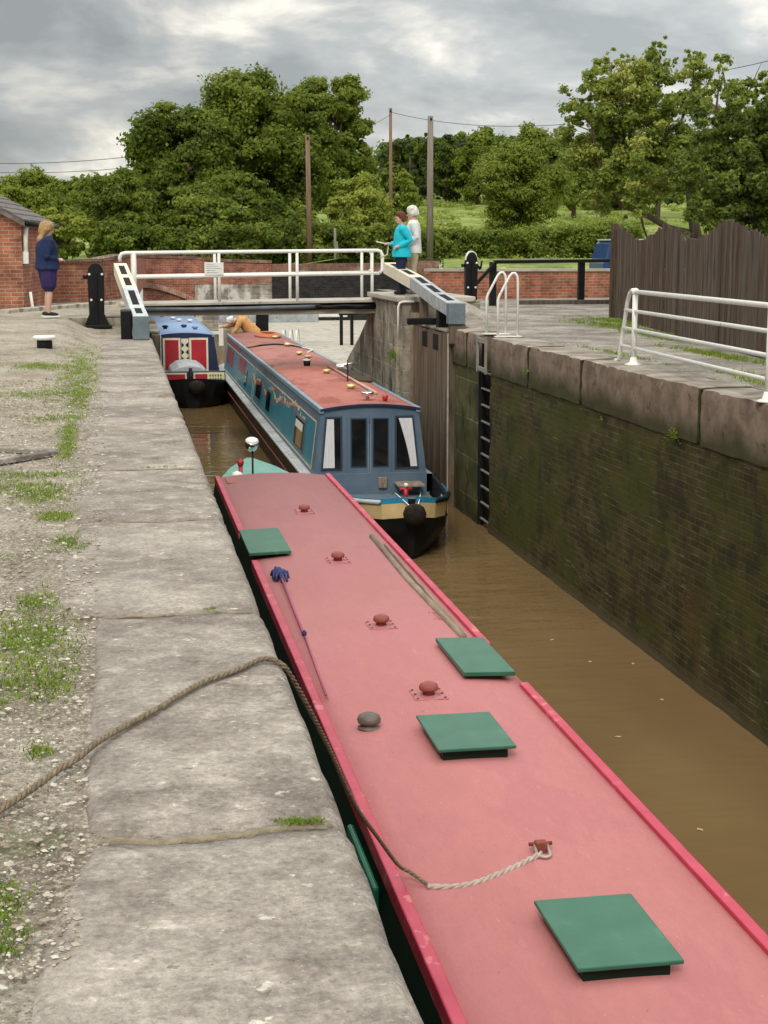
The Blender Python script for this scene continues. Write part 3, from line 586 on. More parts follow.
for y_ in rj[1:-1] + [24.11]:
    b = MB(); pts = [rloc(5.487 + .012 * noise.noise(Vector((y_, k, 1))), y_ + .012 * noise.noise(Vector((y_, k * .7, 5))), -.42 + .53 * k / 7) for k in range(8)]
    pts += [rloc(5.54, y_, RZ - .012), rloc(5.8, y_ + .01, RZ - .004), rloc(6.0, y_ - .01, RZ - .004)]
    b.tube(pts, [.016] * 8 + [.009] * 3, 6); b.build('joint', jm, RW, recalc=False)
# ---- ladder
LD = empty('lock_ladder', (5.53, 22.92, WZ), 'narrow steel ladder set into the dark slot of the right lock wall', 'ladder')
b = MB(); b.box(-.0, .04, -.33, -.29, -.3, 2.9); b.build('rail', M['blackpaint'], LD)
b = MB(); b.box(-.0, .04, .31, .35, -.3, 2.9); b.build('rail', M['blackpaint'], LD)
rungm = mat('worn grey rung', (0.16, 0.155, 0.14), (0.26, 0.25, 0.23), 8, .6)
for k in range(10):
    b = MB(); z = .12 + .255 * k; b.box(-.012, .018, -.29, .31, z - .011, z + .011); b.build('rung', rungm, LD)
b = MB(); b.box(-.10, -.07, -.30, -.24, 2.42, 2.98); b.box(-.10, -.07, .24, .30, 2.42, 2.98); b.box(-.10, -.07, -.24, .24, 2.88, 2.95); b.box(-.10, -.07, -.24, .24, 2.45, 2.51)
b.build('top_frame', mat('grey galvanised frame', (0.20, 0.19, 0.17), (0.32, 0.30, 0.27), 8, .6), LD)
# handrail hoops
for k, (yy, lab) in enumerate(((22.62, 'nearer white hoop handrail beside the lock ladder'), (23.35, 'farther white hoop handrail beside the lock ladder'))):
    b = MB()
    b.tube([(0, 0, 0), (0, 0, .56), (.02, 0, .62), (.17, 0, .90), (.21, 0, .945), (.255, 0, .95), (.29, 0, .90), (.30, 0, .82), (.31, 0, 0)], .019, 8)
    hp = empty('handrail', (5.62, yy, RZ), lab, 'handrail', 'white ladder hoops')
    b.build('hoop', M['white'], hp)
    b = MB(); b.bbox(-.05, .37, -.045, .045, -.002, .014, .004); b.build('foot_plate', M['white'], hp)

# ---- right pier masonry beyond the gate (carries footbridge end, slopes down beyond)
b = MB()
poly = [(28.85, WZ - 1), (28.85, .46), (32.4, .46), (33.0, .0), (34.2, -.5), (36.0, -1.1), (37.2, -2.1), (37.2, WZ - 1)]
b.prism([(y - 30, z - WZ) for y, z in poly], 'x', -.1, 1.4)
b.box(-.16, -.05, -.75, -.35, -.6, 3.22)      # vertical stone rib
o = b.build('bridge_pier', M['pierstone'], loc=(5.42, 30, WZ)); tag(o, 'pale stained masonry pier under the right end of the footbridge', 'pier')
b = MB(); b.bbox(-.22, 1.3, -1.2, 2.4, 0, .10, .02); o = b.build('pier_cap', M['concrete'], loc=(5.42, 30, .44)); tag(o, 'worn pale stone cap the two bystanders stand on', 'stone cap')
b = MB(); b.tube([(0, -.02, -.62), (0, -.02, -.02), (.03, -.02, .05), (.10, -.02, .07), (.30, -.02, .07)], .022, 8)
o = b.build('grab_rail', M['white'], loc=(5.22, 28.82, .38)); tag(o, 'small bent white grab rail on the pier corner', 'grab rail')
# timber fender post dark slot
b = MB(); b.box(5.42, 5.56, 28.45, 28.62, WZ - .5, .25); o = b.build('timber_post', M['greywood']); tag(o, 'upright pale timber post at the corner of the pier', 'post')
b = MB(); b.box(5.6, 5.8, 28.1, 28.86, WZ - .5, .1); o = b.build('gate_slot', M['black']); tag(o, 'black hollow quoin slot between the gate and the pier', 'slot')
# ferns in wall
def fern(x, y, z, r, n, lab, mt='grass'):
    b = MB()
    for k in range(n):
        a = random.uniform(-1.57, 1.57); e = random.uniform(-.3, 1.3); l = r * random.uniform(.5, 1.1)
        d = Vector((-math.cos(a) * math.cos(e), math.sin(a) * math.cos(e), math.sin(e))) * l; d2 = d + Vector((0, 0, -l * .35)); s_ = Vector((-d.y, d.x, .3 * l)).normalized() * l * .12
        for t0 in (.25, .5, .75, 1.0):
            c = d * t0 - Vector((0, 0, l * .35 * t0 * t0)); w = l * .13
            off = Vector((random.uniform(-w, w), random.uniform(-w, w), random.uniform(-w, w)))
            b.add([c + off, c + off + s_, c + off + d * .18, c + off - s_], [(0, 1, 2, 3)])
    b.lathe([(r * .16, -r * .1), (r * .2, 0), (r * .12, r * .12)], n=7)
    o = b.build('wall_plant', M[mt], loc=(x, y, z), recalc=False); tag(o, lab, 'plant')
fern(5.25, 29.3, -.62, .22, 60, 'bright green fern growing from the pale pier masonry')
fern(5.48, 14.6, -.42, .13, 46, 'small green weed in the joint of the right coping nearest the white railing')
fern(5.47, 17.0, -.50, .07, 14, 'tiny pale weed under the coping beside the long railing foot')
fern(5.47, 20.3, -.20, .11, 20, 'small weed on the coping face just beyond the white hoops')
fern(5.40, 28.9, -2.0, .2, 30, 'straggly moss and weed low on the pier by the blue boat')

# ---- lock gates (open, lying in their recesses)
def gate(xface, sgn, y0, y1, lab):
    g = empty('lock_gate', (xface, y0, WZ), lab, 'lock gate')
    n = 5; w = (y1 - y0) / n
    for k in range(n):
        b = MB(); b.bbox(*sorted((0, sgn * .10)), k * w + .006, (k + 1) * w - .006, -.6, 2.9 - (.02 * (k % 2)), .01); b.build('plank', M['gatewood'], g)
    b = MB(); b.bbox(*sorted((sgn * -.01, sgn * .13)), -.06, .0 + .14, -.6, 2.9, .02); b.build('mitre_post', M['gatewood'], g)
    b = MB(); b.bbox(*sorted((sgn * -.01, sgn * .30)), y1 - y0 - .02, y1 - y0 + .26, -.6, 3.0, .03); b.build('heel_post', M['gatewood'], g)
    b = MB(); b.bbox(*sorted((sgn * -.015, sgn * .22)), .16, y1 - y0, 2.90, 2.95, .02); b.build('top_rail', M['oldstone'], g)
    for yy in (y1 - y0 - 1.05, y1 - y0 - 2.0):
        b = MB(); b.box(*sorted((sgn * -.006, sgn * .01)), yy, yy + .44, 2.56, 2.83); b.build('opening', M['black'], g)
    b = MB(); b.box(*sorted((sgn * -.03, sgn * -.012)), -.09, -.03, -.3, 2.9); b.build('steel_strip', mat('worn white strip', (.5, .49, .46), (.3, .29, .26), 9, .6), g)
    return g
gate(5.42, 1, 25.2, 28.05, 'open right lock gate of upright brown timber planks with two square holes')
gate(.66, -1, 25.75, 28.4, 'open left lock gate lying hidden under its cranked beam')

def beam(loc, path, w, lab, mats, holes, split):
    """cranked steel box beam along path [(x,y,ztop)], pierced on top by dark slots"""
    g = empty('balance_beam', loc, lab, 'balance beam', 'balance beams of the lock gates')
    P = [Vector(p) for p in path]; h = .22
    def seg(name, a, b, m, depth=h, half=w / 2, zoff=0.0, inset=0):
        mb = MB(); d = (b - a); s_ = Vector((d.y, -d.x, 0)).normalized() * half
        dn = Vector((0, 0, -depth)); up = Vector((0, 0, zoff))
        vs = [a - s_ + dn + up, a + s_ + dn + up, b - s_ + dn + up, b + s_ + dn + up, a - s_ + up, a + s_ + up, b - s_ + up, b + s_ + up]
        mb.hexa(vs); return mb.build(name, m, g, bevel=.006)
    for i in range(len(P) - 1):
        m = mats[0] if i < split else mats[1]
        seg('beam_arm', P[i], P[i + 1], m)
    for (i, t0, t1) in holes:
        a = P[i].lerp(P[i + 1], t0); b = P[i].lerp(P[i + 1], t1)
        seg('slot', a, b, M['black'], .02, w * .23, .004)
    return g
bg_ = beam((5.50, 25.0, RZ), [(.0, .1, .43), (.0, 1.2, .53), (-.0, 3.4, .79), (-.02, 6.2, 1.03)], .27,
     'right balance beam, blue grey near end and cream raised tip, pierced by slots', (M['beamgrey'], M['cream']), [(0, .25, 1.0), (1, .12, .5), (1, .62, .97), (2, .15, .45), (2, .6, .9)], 2)
b = MB(); b.bbox(-.14, .14, -.1, .12, .08, .425, .012); b.build('end_box', M['beamdark'], bg_)
b = MB(); b.bbox(-.10, .16, -.06, .14, -.25, .08, .02); b.build('end_post', M['gatewood'], bg_)
b = MB(); b.bbox(-.08, .06, 2.6, 2.75, -.05, .52, .01); b.build('post', M['gatewood'], bg_)
b = MB(); b.bbox(-.45, .2, 1.9, 2.05, -.02, .10, .02); b.bbox(-.06, .12, 1.1, 1.35, -.3, .3, .02); b.build('iron_strap', M['blackpaint'], bg_)
# ---- left beam
bl_ = beam((.20, 25.1, 0), [(.16, .0, .38), (.12, 1.0, .47), (.02, 2.4, .77), (-.13, 5.6, 1.16)], .25,
     'left balance beam, short cranked pale steel arm with slots beside the paddle post', (mat('pale steel paint', (.46, .50, .52), (.58, .61, .62), 6, .5, .1, 30, spots=(.3, .3, .28), sscale=10, sth=.62), M['cream']), [(0, .3, .95), (1, .15, .85), (2, .08, .38), (2, .52, .88)], 2)
b = MB(); b.bbox(.03, .29, -.06, .3, .0, .375, .012); b.build('end_box', M['beamdark'], bl_)
b = MB(); b.bbox(-.16, .02, .1, .8, -.02, .46, .02); b.build('timber_block', M['hull'], bl_)
# ---- paddle posts
def paddle(loc, w, h, lab, white):
    g = empty('paddle_post', loc, lab, 'paddle gear', 'black paddle gear posts')
    pr = [(-w * .62, 0), (-w * .55, .06), (-w * .36, .22), (-w * .40, h * .8), (-w * .34, h * .92), (-w * .18, h * .985), (0, h), (w * .18, h * .985), (w * .34, h * .92), (w * .40, h * .8), (w * .36, .22), (w * .55, .06), (w * .62, 0)]
    b = MB(); b.prism(pr, 'y', -.09, .09); b.build('casing', M['blackpaint'], g, bevel=.012)
    b = MB(); b.box(-.018, .018, -.125, -.088, .03, h * .84); b.build('rack', M['hull'], g)
    b = MB(); b.bbox(-w * .7, w * .7, -.16, .16, -.02, .03, .008); b.build('base_plate', M['blackpaint'], g)
    for (x, z) in ((-w * .3, h * .82), (w * .3, h * .82), (-w * .24, h * .42), (w * .24, h * .42)):
        b = MB(); b.lathe([(.0, -.02), (.022, -.015), (.022, .01), (.0, .012)], (0, 0, 0), 8); b.build('bolt', M['white'], g, loc=(x, -.095, z), rot=(R(90), 0, 0))
    b = MB(); b.tube([(0, 0, 0), (-.09, 0, 0)], .035, 10); b.build('spindle', M['blackpaint'], g, loc=(-w * .36, -.02, h * .78))
    if white:
        b = MB(); q = []
        for k in range(11):
            a = math.pi * k / 10; q.append((math.cos(a) * w * .37, h * .86 + math.sin(a) * h * .15))
        b.prism([(x * 1.03, z + .012) for x, z in q], 'y', -.07, .05); b.build('top_cap', M['white'], g)
        b = MB(); b.tube([(w * .3, 0, h * .8), (w * .62, -.02, h * .72)], .03, 8); b.tube([(w * .62, -.02, h * .72), (w * .70, -.02, h * .86)], .02, 8); b.build('pawl', M['blackpaint'], g)
    return g
paddle((-.36, 27.4, .10), .36, 1.10, 'black paddle gear post on the left bank with white bolts', False)
paddle((7.17, 31.2, RZ), .32, 1.24, 'black paddle gear post with pale rounded top on the right bank', True)
# ---- bollard
g = empty('bollard', (-1.00, 21.6, .02), 'short black mooring bollard with a white cap on the gravel', 'bollard')
b = MB(); b.lathe([(.105, 0), (.105, .17), (.09, .20)], n=24); b.build('post', M['blackpaint'], g)
b = MB(); b.lathe([(.10, .19), (.15, .20), (.155, .235), (.14, .25), (.0, .255)], n=24); b.build('cap', M['white'], g)
b = MB(); b.lathe([(.42, -.03), (.41, .018), (.0, .022)], n=20); o = b.build('stone_pad', M['slab'], g)
# ---- sunken stone frame on left
g = empty('paddle_pit', (-.9, 10.8, 0), 'sunken stone edged pit corner in the gravel beside the slabs', 'pit')
def strip(a, b_, w, h, name, m, z0=-.01):
    a, b_ = Vector((*a, z0)), Vector((*b_, z0)); s_ = Vector(((b_ - a).y, -(b_ - a).x, 0)).normalized() * w / 2; up = Vector((0, 0, h))
    mb = MB(); mb.hexa([a - s_, a + s_, b_ - s_, b_ + s_, a - s_ + up, a + s_ + up, b_ - s_ + up, b_ + s_ + up]); return mb.build(name, m, g, bevel=.008)
strip((.44, .42), (-1.5, 1.15), .07, .035, 'stone_edge', M['pave']); strip((.44, .32), (-1.2, -1.35), .07, .04, 'stone_edge', M['pave'])
b = MB(); b.prism([(-.5, .38), (-1.5, .98), (-1.15, -1.15)], 'z', -.012, .012); b.build('pit_cover', M['darkstone'], g)

# ---- right railing: posts and four tubes
g = empty('safety_railing', (5.8, 16.9, RZ), 'long white four bar tubular railing along the right lock edge', 'railing')
pa = Vector((5.80, 16.9)); pb_ = Vector((5.55, 12.59))
dirv = (pb_ - pa).normalized()
pp = [pa, pb_, pb_ + dirv * 4.3, pb_ + dirv * 8.6]
H4 = [.83, .61, .40, .19]
for k, p in enumerate(pp):
    b = MB(); q = p - pa
    b.tube([(q.x, q.y, .02), (q.x, q.y, .80)], .031, 10); b.build('post', M['white'], g)
    b = MB(); b.lathe([(.0, -.045), (.03, -.035), (.045, 0), (.03, .035), (.0, .045)], (q.x, q.y, .83), 12); b.build('knuckle', M['white'], g)
    b = MB(); b.lathe([(.10, 0), (.10, .012), (.05, .03), (.035, .09)], (q.x, q.y, 0), 14); b.build('foot', M['white'], g)
for h in H4:
    q0 = Vector((0, 0)); q1 = pp[-1] - pa; st = -dirv * (.26 if h > .8 else .33 + (.83 - h) * .35) if h < .8 else Vector((0, 0))
    b = MB(); b.tube([(q0.x + st.x, q0.y + st.y, h), (q1.x, q1.y, h)], .021 if h < .8 else .026, 10); b.build('bar', M['white'], g)
b = MB()
e_ = -dirv
def EP(t, z): return (e_.x * t, e_.y * t, z)
b.tube([EP(0, .83), EP(.12, .845), EP(.24, .80), EP(.33, .70), EP(.42, .5), EP(.55, .2), EP(.62, .04), EP(.68, .0), EP(.80, -.005)], .024, 10); b.build('end_loop', M['white'], g)

# ---- timber fence with scalloped top
g = empty('timber_fence', (9.35, 28.5, RZ), 'tall dark brown timber fence of upright boards with a scalloped top', 'fence')
fa = Vector((9.35, 28.5)); fb = Vector((7.1, 14.2)); L = (fb - fa).length; fd = (fb - fa).normalized(); fn = Vector((fd.y, -fd.x))
rf = random.Random(5)
t = 0; k = 0
# panel peaks: distance along the fence of each peak, measured off the photograph
def ftop(t):
    u = ((t - .5) / 4.3) % 1.0
    return 1.43 + .28 * (abs(2 * u - 1) ** 1.25)
nb = 0
while t < L:
    w = rf.uniform(.095, .125); q = fd * t; q2 = fd * (t + w + .014); h0 = ftop(t) + rf.uniform(-.03, .03); h1 = h0 + rf.uniform(-.02, .02)
    off = fn * (rf.uniform(-.012, .012) - .02) ; th = fn * .018
    a = [q + off, q + off + th, q2 + off, q2 + off + th]
    lean = rf.uniform(-.015, .015); ld = fd * lean
    vs = [(p.x, p.y, .0) for p in a] + [(a[0].x + ld.x, a[0].y + ld.y, h0), (a[1].x + ld.x, a[1].y + ld.y, h0), (a[2].x + ld.x, a[2].y + ld.y, h1), (a[3].x + ld.x, a[3].y + ld.y, h1)]
    nb += 1; t += w
    if nb <= 98: b = MB(); b.hexa(vs); b.build('board', M[rf.choice(['darkwood', 'darkwood', 'darkwood2', 'darkwood3'])], g)
    else:
        if nb == 99: rest = MB()
        rest.hexa(vs, rf.choice((0, 0, 1, 2)))
ro = rest.build('boards', [M['darkwood'], M['darkwood2'], M['darkwood3']], g); ro['kind'] = 'stuff'
for z in (.35, 1.2):
    b = MB(); a = fn * -.05; q = fd * L; s_ = fn * -.05
    vs = [(a.x, a.y, z), (a.x + s_.x, a.y + s_.y, z), (q.x + a.x, q.y + a.y, z), (q.x + a.x + s_.x, q.y + a.y + s_.y, z)]
    b.hexa(vs + [(x, y, zz + .09) for x, y, zz in vs]); b.build('rail', M['darkwood'], g)
b = MB(); b.bbox(-.06, .06, -.02, .1, -.02, 1.78, .01); b.build('end_post', M['darkwood2'], g)

# ================================================================ FOOTBRIDGE
g = empty('footbridge', (.05, 32, 0), 'narrow footbridge across the lock with white twin bar handrails', 'footbridge')
Z0, Z1 = .33, .39
def fz(x): return Z0 + (Z1 - Z0) * x / 5.4
b = MB(); b.hexa([(.0, -.02, fz(0) - .055), (5.42, -.02, fz(5.4) - .055), (.0, 1.5, fz(0) - .055), (5.42, 1.5, fz(5.4) - .055), (.0, -.02, fz(0)), (5.42, -.02, fz(5.4)), (.0, 1.5, fz(0)), (5.42, 1.5, fz(5.4))]); b.build('deck', M['concrete'], g, bevel=.01)
b = MB(); b.hexa([(.45, .03, .075), (5.3, .03, .10), (.45, 1.3, .075), (5.3, 1.3, .10), (.45, .03, .165), (5.3, .03, .19), (.45, 1.3, .165), (5.3, 1.3, .19)]); b.build('girder', mat('green stained girder', (.24, .24, .19), (.36, .34, .27), 2, .9, .4, 20), g, bevel=.01)
b = MB(); b.hexa([(.4, .10, .17), (5.3, .10, .195), (.4, 1.2, .17), (5.3, 1.2, .195), (.4, .10, fz(0) - .057), (5.3, .10, fz(5.4) - .057), (.4, 1.2, fz(0) - .057), (5.3, 1.2, fz(5.4) - .057)]); b.build('cross_beam', M['black'], g)
b = MB(); b.tube([(.5, -.03, .215), (1.6, -.04, .21), (2.5, -.04, .22), (3.2, -.04, .235), (3.7, -.03, .245), (4.1, .0, .255)], .045, 12); b.build('service_pipe', M['pipe'], g)
b = MB(); b.tube([(4.0, -.02, .255), (4.3, -.05, .235), (4.6, -.03, .265), (4.9, -.05, .24), (5.3, -.02, .255)], [.04, .045, .035, .05, .04], 8); b.build('pipe_wrap', M['hull'], g)
def pipe(name, pts, r): b = MB(); b.tube(pts, r, 8); return b.build(name, M['white'], g)
for (yo, front) in ((0.04, True), (1.42, False)):
    pipe('top_rail', [(.02, yo, 1.17), (.02, yo, 1.26), (.06, yo, 1.33), (.14, yo, 1.35), (5.32, yo, 1.40), (5.38, yo, 1.38), (5.42, yo, 1.30), (5.42, yo, 1.0), (5.36, yo, .94)] , .036)
    pipe('mid_rail', [(.15, yo, .86), (5.36, yo, .93)], .034)
    for x in (.30, 2.02, 3.63, 5.20):
        pipe('post', [(x, yo, fz(x)), (x, yo, 1.36)], .032 if x > .4 else .05)
    if front:
        b = MB(); b.bbox(1.72, 2.11, yo - .052, yo - .040, .91, 1.16, .004)
        sg = b.build('notice_board', M['white'], g)
        b = MB()
        for j in range(5): b.box(1.76, 1.94 + .12 * ((j * 7) % 3) / 2, yo - .0555, yo - .053, 1.12 - .042 * j, 1.128 - .042 * j)
        b.build('notice_lines', M['trimblue'], sg)

# ================================================================ BRICK BRIDGE PARAPET / WALLS
def wallseg(name, pts, zt, zb, th, m, parent, cap=None, capm=None):
    """wall along polyline pts [(x,y)], zt list of top heights"""
    b = MB()
    for i in range(len(pts) - 1):
        a, c = Vector(pts[i]), Vector(pts[i + 1]); d = (c - a).normalized(); s_ = Vector((-d.y, d.x)) * th
        z0, z1 = zt[i], zt[i + 1]
        b.hexa([(a.x, a.y, zb), (c.x, c.y, zb), (a.x + s_.x, a.y + s_.y, zb), (c.x + s_.x, c.y + s_.y, zb), (a.x, a.y, z0), (c.x, c.y, z1), (a.x + s_.x, a.y + s_.y, z0), (c.x + s_.x, c.y + s_.y, z1)])
    o = b.build(name, m, parent)
    if cap:
        b = MB()
        for i in range(len(pts) - 1):
            a, c = Vector(pts[i]), Vector(pts[i + 1]); d = (c - a).normalized(); n_ = Vector((-d.y, d.x)); s0 = n_ * -.04; s1 = n_ * (th + .04)
            z0, z1 = zt[i] + .001, zt[i + 1] + .001
            q = [a + s0, c + s0, a + s1, c + s1]
            b.hexa([(q[0].x, q[0].y, z0), (q[1].x, q[1].y, z1), (q[2].x, q[2].y, z0), (q[3].x, q[3].y, z1), (q[0].x, q[0].y, z0 + cap), (q[1].x, q[1].y, z1 + cap), (q[2].x, q[2].y, z0 + cap), (q[3].x, q[3].y, z1 + cap)])
        b.build('wall_cap', capm, parent)
    return o
FY = 68.0
g = empty('brick_wall', (0, 0, 0), 'long old red brick wall with limewashed and blackened lengths across the far end of the basin', 'wall')
P1 = [(-1.9, 34.5), (-.9, 34.8), (-.35, 35.4), (0, 36.4), (.28, 38.5), (.75, 52), (1.25, 67.4)]
T1 = [at(0, 264, 34.5).z, at(0, 263, 34.8).z, at(0, 262, 35.4).z, at(0, 259, 36.4).z, at(0, 257, 38.5).z, at(0, 256.5, 52).z, at(0, 257.5, 67.4).z]
wallseg('brickwork', P1[:5], T1[:5], .0, .3, M['brickw'], g, .07, M['brickcap'])
wallseg('brickwork', P1[4:], T1[4:], .0, .3, M['brickwy'], g, .07, M['brickcap'])
def fx(px): return at(px, 280, FY).x
def fzz(py): return at(300, py, FY).z
wallseg('brickwork', [(1.1, FY), (fx(195), FY), (fx(230), FY), (fx(272), FY)], [fzz(257.5), fzz(259), fzz(262), fzz(263)], fzz(284), .5, M['brickw2'], g, .12, M['brickcap2'])
wallseg('washed_base', [(fx(195), FY + .01), (fx(272), FY + .01)], [fzz(284.02)] * 2, -2.1, .46, M['brickwash'], g)
wallseg('brick_base', [(1.1, FY + .01), (fx(195) - .004, FY + .01)], [fzz(284.02)] * 2, -2.1, .46, M['brickw2'], g)
b = MB(); ring = []
for k in range(25):
    t = k / 24; px = 140 + 58 * t; py = 281.5 + 18 * t ** 1.7; ring.append((fx(px), fzz(py)))
for i in range(24):
    (x0, z0), (x1, z1) = ring[i], ring[i + 1]
    b.hexa([(x0 + .008, FY - .12, z0 - .22), (x1 - .008, FY - .12, z1 - .22), (x0 + .008, FY + .1, z0 - .22), (x1 - .008, FY + .1, z1 - .22), (x0 + .008, FY - .12, z0), (x1 - .008, FY - .12, z1), (x0 + .008, FY + .1, z0), (x1 - .008, FY + .1, z1)])
b.build('arch_ring', mat('arch brick', (.36, .15, .10), (.44, .38, .32), 5, .9, .5, 30), g)
wallseg('dark_wall', [(fx(272) + .004, FY - .05), (fx(412), FY - .05)], [fzz(272)] * 2, -2.1, .5, M['brickdark'], g)
wallseg('capping_course', [(fx(272) + .004, FY - .1), (fx(412), FY - .1)], [fzz(264), fzz(263)], fzz(271.9), .56, M['brickcap2'], g)
b = MB(); b.box(fx(412) + .004, fx(438.5), FY - .2, FY + .5, -2.1, fzz(261)); b.build('end_pier', M['brickcap2'], g)
b = MB(); b.box(-2.4, .52, 38.0, 67.4, WZ - 1, .04); o = b.build('side_bank', M['oldstone']); struct(o)
# lower red wall on the right with pale coping
g = empty('brick_wall', (8.0, 39.2, RZ), 'low orange brick wall with pale coping beyond the right bank', 'wall')
wallseg('brickwork', [(-.12, -.2), (5.5, 1.2), (12, 2.2)], [.73, .70, .70], -.1, .3, M['brickw'], g, .07, M['concrete'])
# black timber handrail in front of it
g = empty('timber_handrail', (7.9, 35, RZ), 'black timber handrail with worn pale top in front of the orange brick wall', 'handrail')
a = at(474, 286, 35.0); c = at(495, 262, 35.0); d = at(616, 260.5, 36.4)
def bar(name, p, q, w, h, m):
    p, q = Vector(p) - Vector((7.9, 35, RZ)), Vector(q) - Vector((7.9, 35, RZ)); dd = q - p; s_ = Vector((-dd.y, dd.x, 0)); s_ = s_.normalized() * w / 2 if s_.length > 1e-4 else Vector((w / 2, 0, 0)); up = Vector((0, 0, h / 2))
    b = MB(); b.hexa([p - s_ - up, q - s_ - up, p + s_ - up, q + s_ - up, p - s_ + up, q - s_ + up, p + s_ + up, q + s_ + up]); return b.build(name, m, g, bevel=.006)
bar('brace', a, c - Vector((0, 0, .03)), .1, .11, M['blackpaint']); bar('top_rail', c, d, .13, .08, M['blackpaint'])
bar('worn_top', c + Vector((.06, 0, .056)), d + Vector((-1.4, 0, .056)), .11, .012, mat('worn white timber', (.42, .40, .37), (.2, .19, .18), 6, .8))
for px, Y in ((493, 35.1), (581.5, 36.05)):
    p = at(px, 262, Y) - Vector((7.9, 35, RZ)); b = MB(); b.bbox(p.x - .075, p.x + .075, p.y - .07, p.y + .07, 0, p.z, .01); b.build('post', M['blackpaint'], g)
p0 = at(520, 297, 35.6); p1 = at(614, 299, 35.8)
b = MB(); b.bbox(p0.x, p1.x + 2, 35.6, 35.8, RZ - .02, RZ + .10, .01); o = b.build('kerb_beam', M['darkwood3']); tag(o, 'low dark timber kerb lying before the orange brick wall', 'kerb')

# ================================================================ BEYOND THE BRIDGE
b = MB(); b.prism([(5.3, 37.3), (5.3, 66), (8.6, 66), (14.6, 66), (14.6, 37.3)], 'z', WZ - 1, -1.62); b.build('quay', M['concrete'])
struct(bpy.data.objects['quay'])
b = MB(); b.box(-2.4, 4.7, 65.6, 66.4, WZ - 1, -1.98); o = b.build('basin_wall', M['oldstone']); tag(o, 'stone basin wall past the far boats seen under the footbridge', 'wall')
b = MB(); b.box(4.71, 14.6, 66.0, 70, WZ - 1, -1.75); b.box(-2.4, 4.7, 66.41, 70, WZ - 1, -2.02); o = b.build('far_quay', M['gravel']); struct(o)
# far balance beam with white tip, black posts
g = empty('far_gate_beam', (3.6, 50, -1.62), 'long blue grey far gate beam with white end seen under the footbridge', 'balance beam')
zt = at(0, 313, 50).z + 1.62
p0 = at(268, 320, 50); p1 = at(347, 317, 50)
b = MB(); b.bbox(-.4, p1.x - 3.6 - .95, -.12, .12, zt - .36, zt - .02, .02); b.build('beam', M['beamgrey'], g)
b = MB(); b.bbox(p1.x - 3.6 - .95, p1.x - 3.6, -.12, .12, zt - .20, zt + .03, .02); b.build('white_tip', M['white'], g)
px = at(262, 330, 50).x - 3.6
b = MB(); b.bbox(px - .2, px + .2, -.18, .1, -1.5, zt - .0, .02); b.build('heel_post', M['blackpaint'], g)
g = empty('footway_frame', (7.25, 49, -1.62), 'pair of slim black posts standing on the pale far quay', 'frame')
for dx in (-.22, .12):
    b = MB(); b.bbox(dx - .05, dx + .05, -.05, .05, 0, .95, .01); b.build('post', M['blackpaint'], g)
b = MB(); b.bbox(-.3, .3, -.06, .06, .95, 1.02, .01); b.build('rail', M['blackpaint'], g)
b = MB()
for dx in (0, .22, .42): b.tube([(dx, 0, 0), (dx + .05, .1, .62), (dx + .13, .1, .66), (dx + .2, 0, 0)], .03, 6)
o = b.build('ladder_rail', M['white'], loc=(at(282, 335, 48.5).x, 48.5, -1.75)); tag(o, 'small white ladder rails at the stern of the blue boat', 'handrail')
b = MB(); b.box(-.1, .8, 0, .1, .15, .28); b.box(.62, .8, -.05, .05, -.3, .5); o = b.build('white_rail', M['white'], loc=(at(203, 328, 62).x, 62, -2.1)); tag(o, 'stubby white gate end beyond the farthest boat', 'rail')

# ================================================================ TERRAIN BEYOND
def hT(x, y):
    road = .02
    rise = .9 * sm(50, 58, y) * sm(4, 10, x)
    hill = 7.5 * sm(75, 210, y) * sm(-30, 35, x) + 2 * sm(90, 260, y)
    lowL = -1.2 * sm(6, -10, x) * sm(44, 60, y)
    return road + rise + hill + lowL + .25 * noise.noise(Vector((x * .08, y * .08, 0))) * sm(55, 70, y)
xs = [-400, -200, -120, -80, -60, -45, -34, -26, -20, -15, -10, -6, -2.4, 2, 6, 10, 12, 14, 17, 20, 24, 28, 33, 39, 46, 54, 64, 80, 110, 160, 260, 500]
ys = [69.9, 74, 80, 88, 96, 105, 115, 126, 138, 150, 165, 180, 200, 230, 270, 330, 450, 700, 1500]
struct(gridmesh('terrain', xs, ys, hT, M['meadow']))
struct(gridmesh('left_field', [-400, -200, -120, -80, -60, -45, -34, -26, -20, -15, -10, -6, -2.4], [41, 46, 52, 58, 64, 69.95], lambda x, y: hT(x, y) if y > 42 else .05, M['meadow']))
ss = [0, 1, 2.5, 5, 8, 12, 18, 26, 40, 70, 130, 480]; ysr = [41.2, 44, 47, 50, 53, 56, 60, 65, 69.95]; b = MB()
b.add([(.2115 * y + s_, y, hT(.2115 * y + s_, y)) for y in ysr for s_ in ss], [(j * 12 + i, j * 12 + i + 1, (j + 1) * 12 + i + 1, (j + 1) * 12 + i) for j in range(8) for i in range(11)], 0, True)
struct(b.build('right_field', M['meadow'], recalc=False))
b = MB(); b.prism([(.2115 * 41.2, 41.2), (.2115 * 70, 70), (.2115 * 70 + .3, 70), (.2115 * 41.2 + .3, 41.2)], 'z', WZ - 1, -.05); o = b.build('retaining_wall', M['oldstone']); tag(o, 'stone retaining wall between the low far quay and the field', 'wall')
struct(gridmesh('side_ground', [-400, -100, -60, -30, -8, -1.2], [33, 36, 41.05], lambda x, y: .05, M['gravel']))
b = MB(); b.box(7.6, 80, 36.0, 41.21, WZ - 1, RZ - .01); struct(b.build('yard_base', M['oldstone']))
for nm, x0, x1, y0 in (('outer_ground', -400, -60, -200), ('outer_field', 80, 500, -200)):
    struct(gridmesh(nm, [x0, x1], [y0, 43.5], lambda x, y: -.02, M['meadow']))
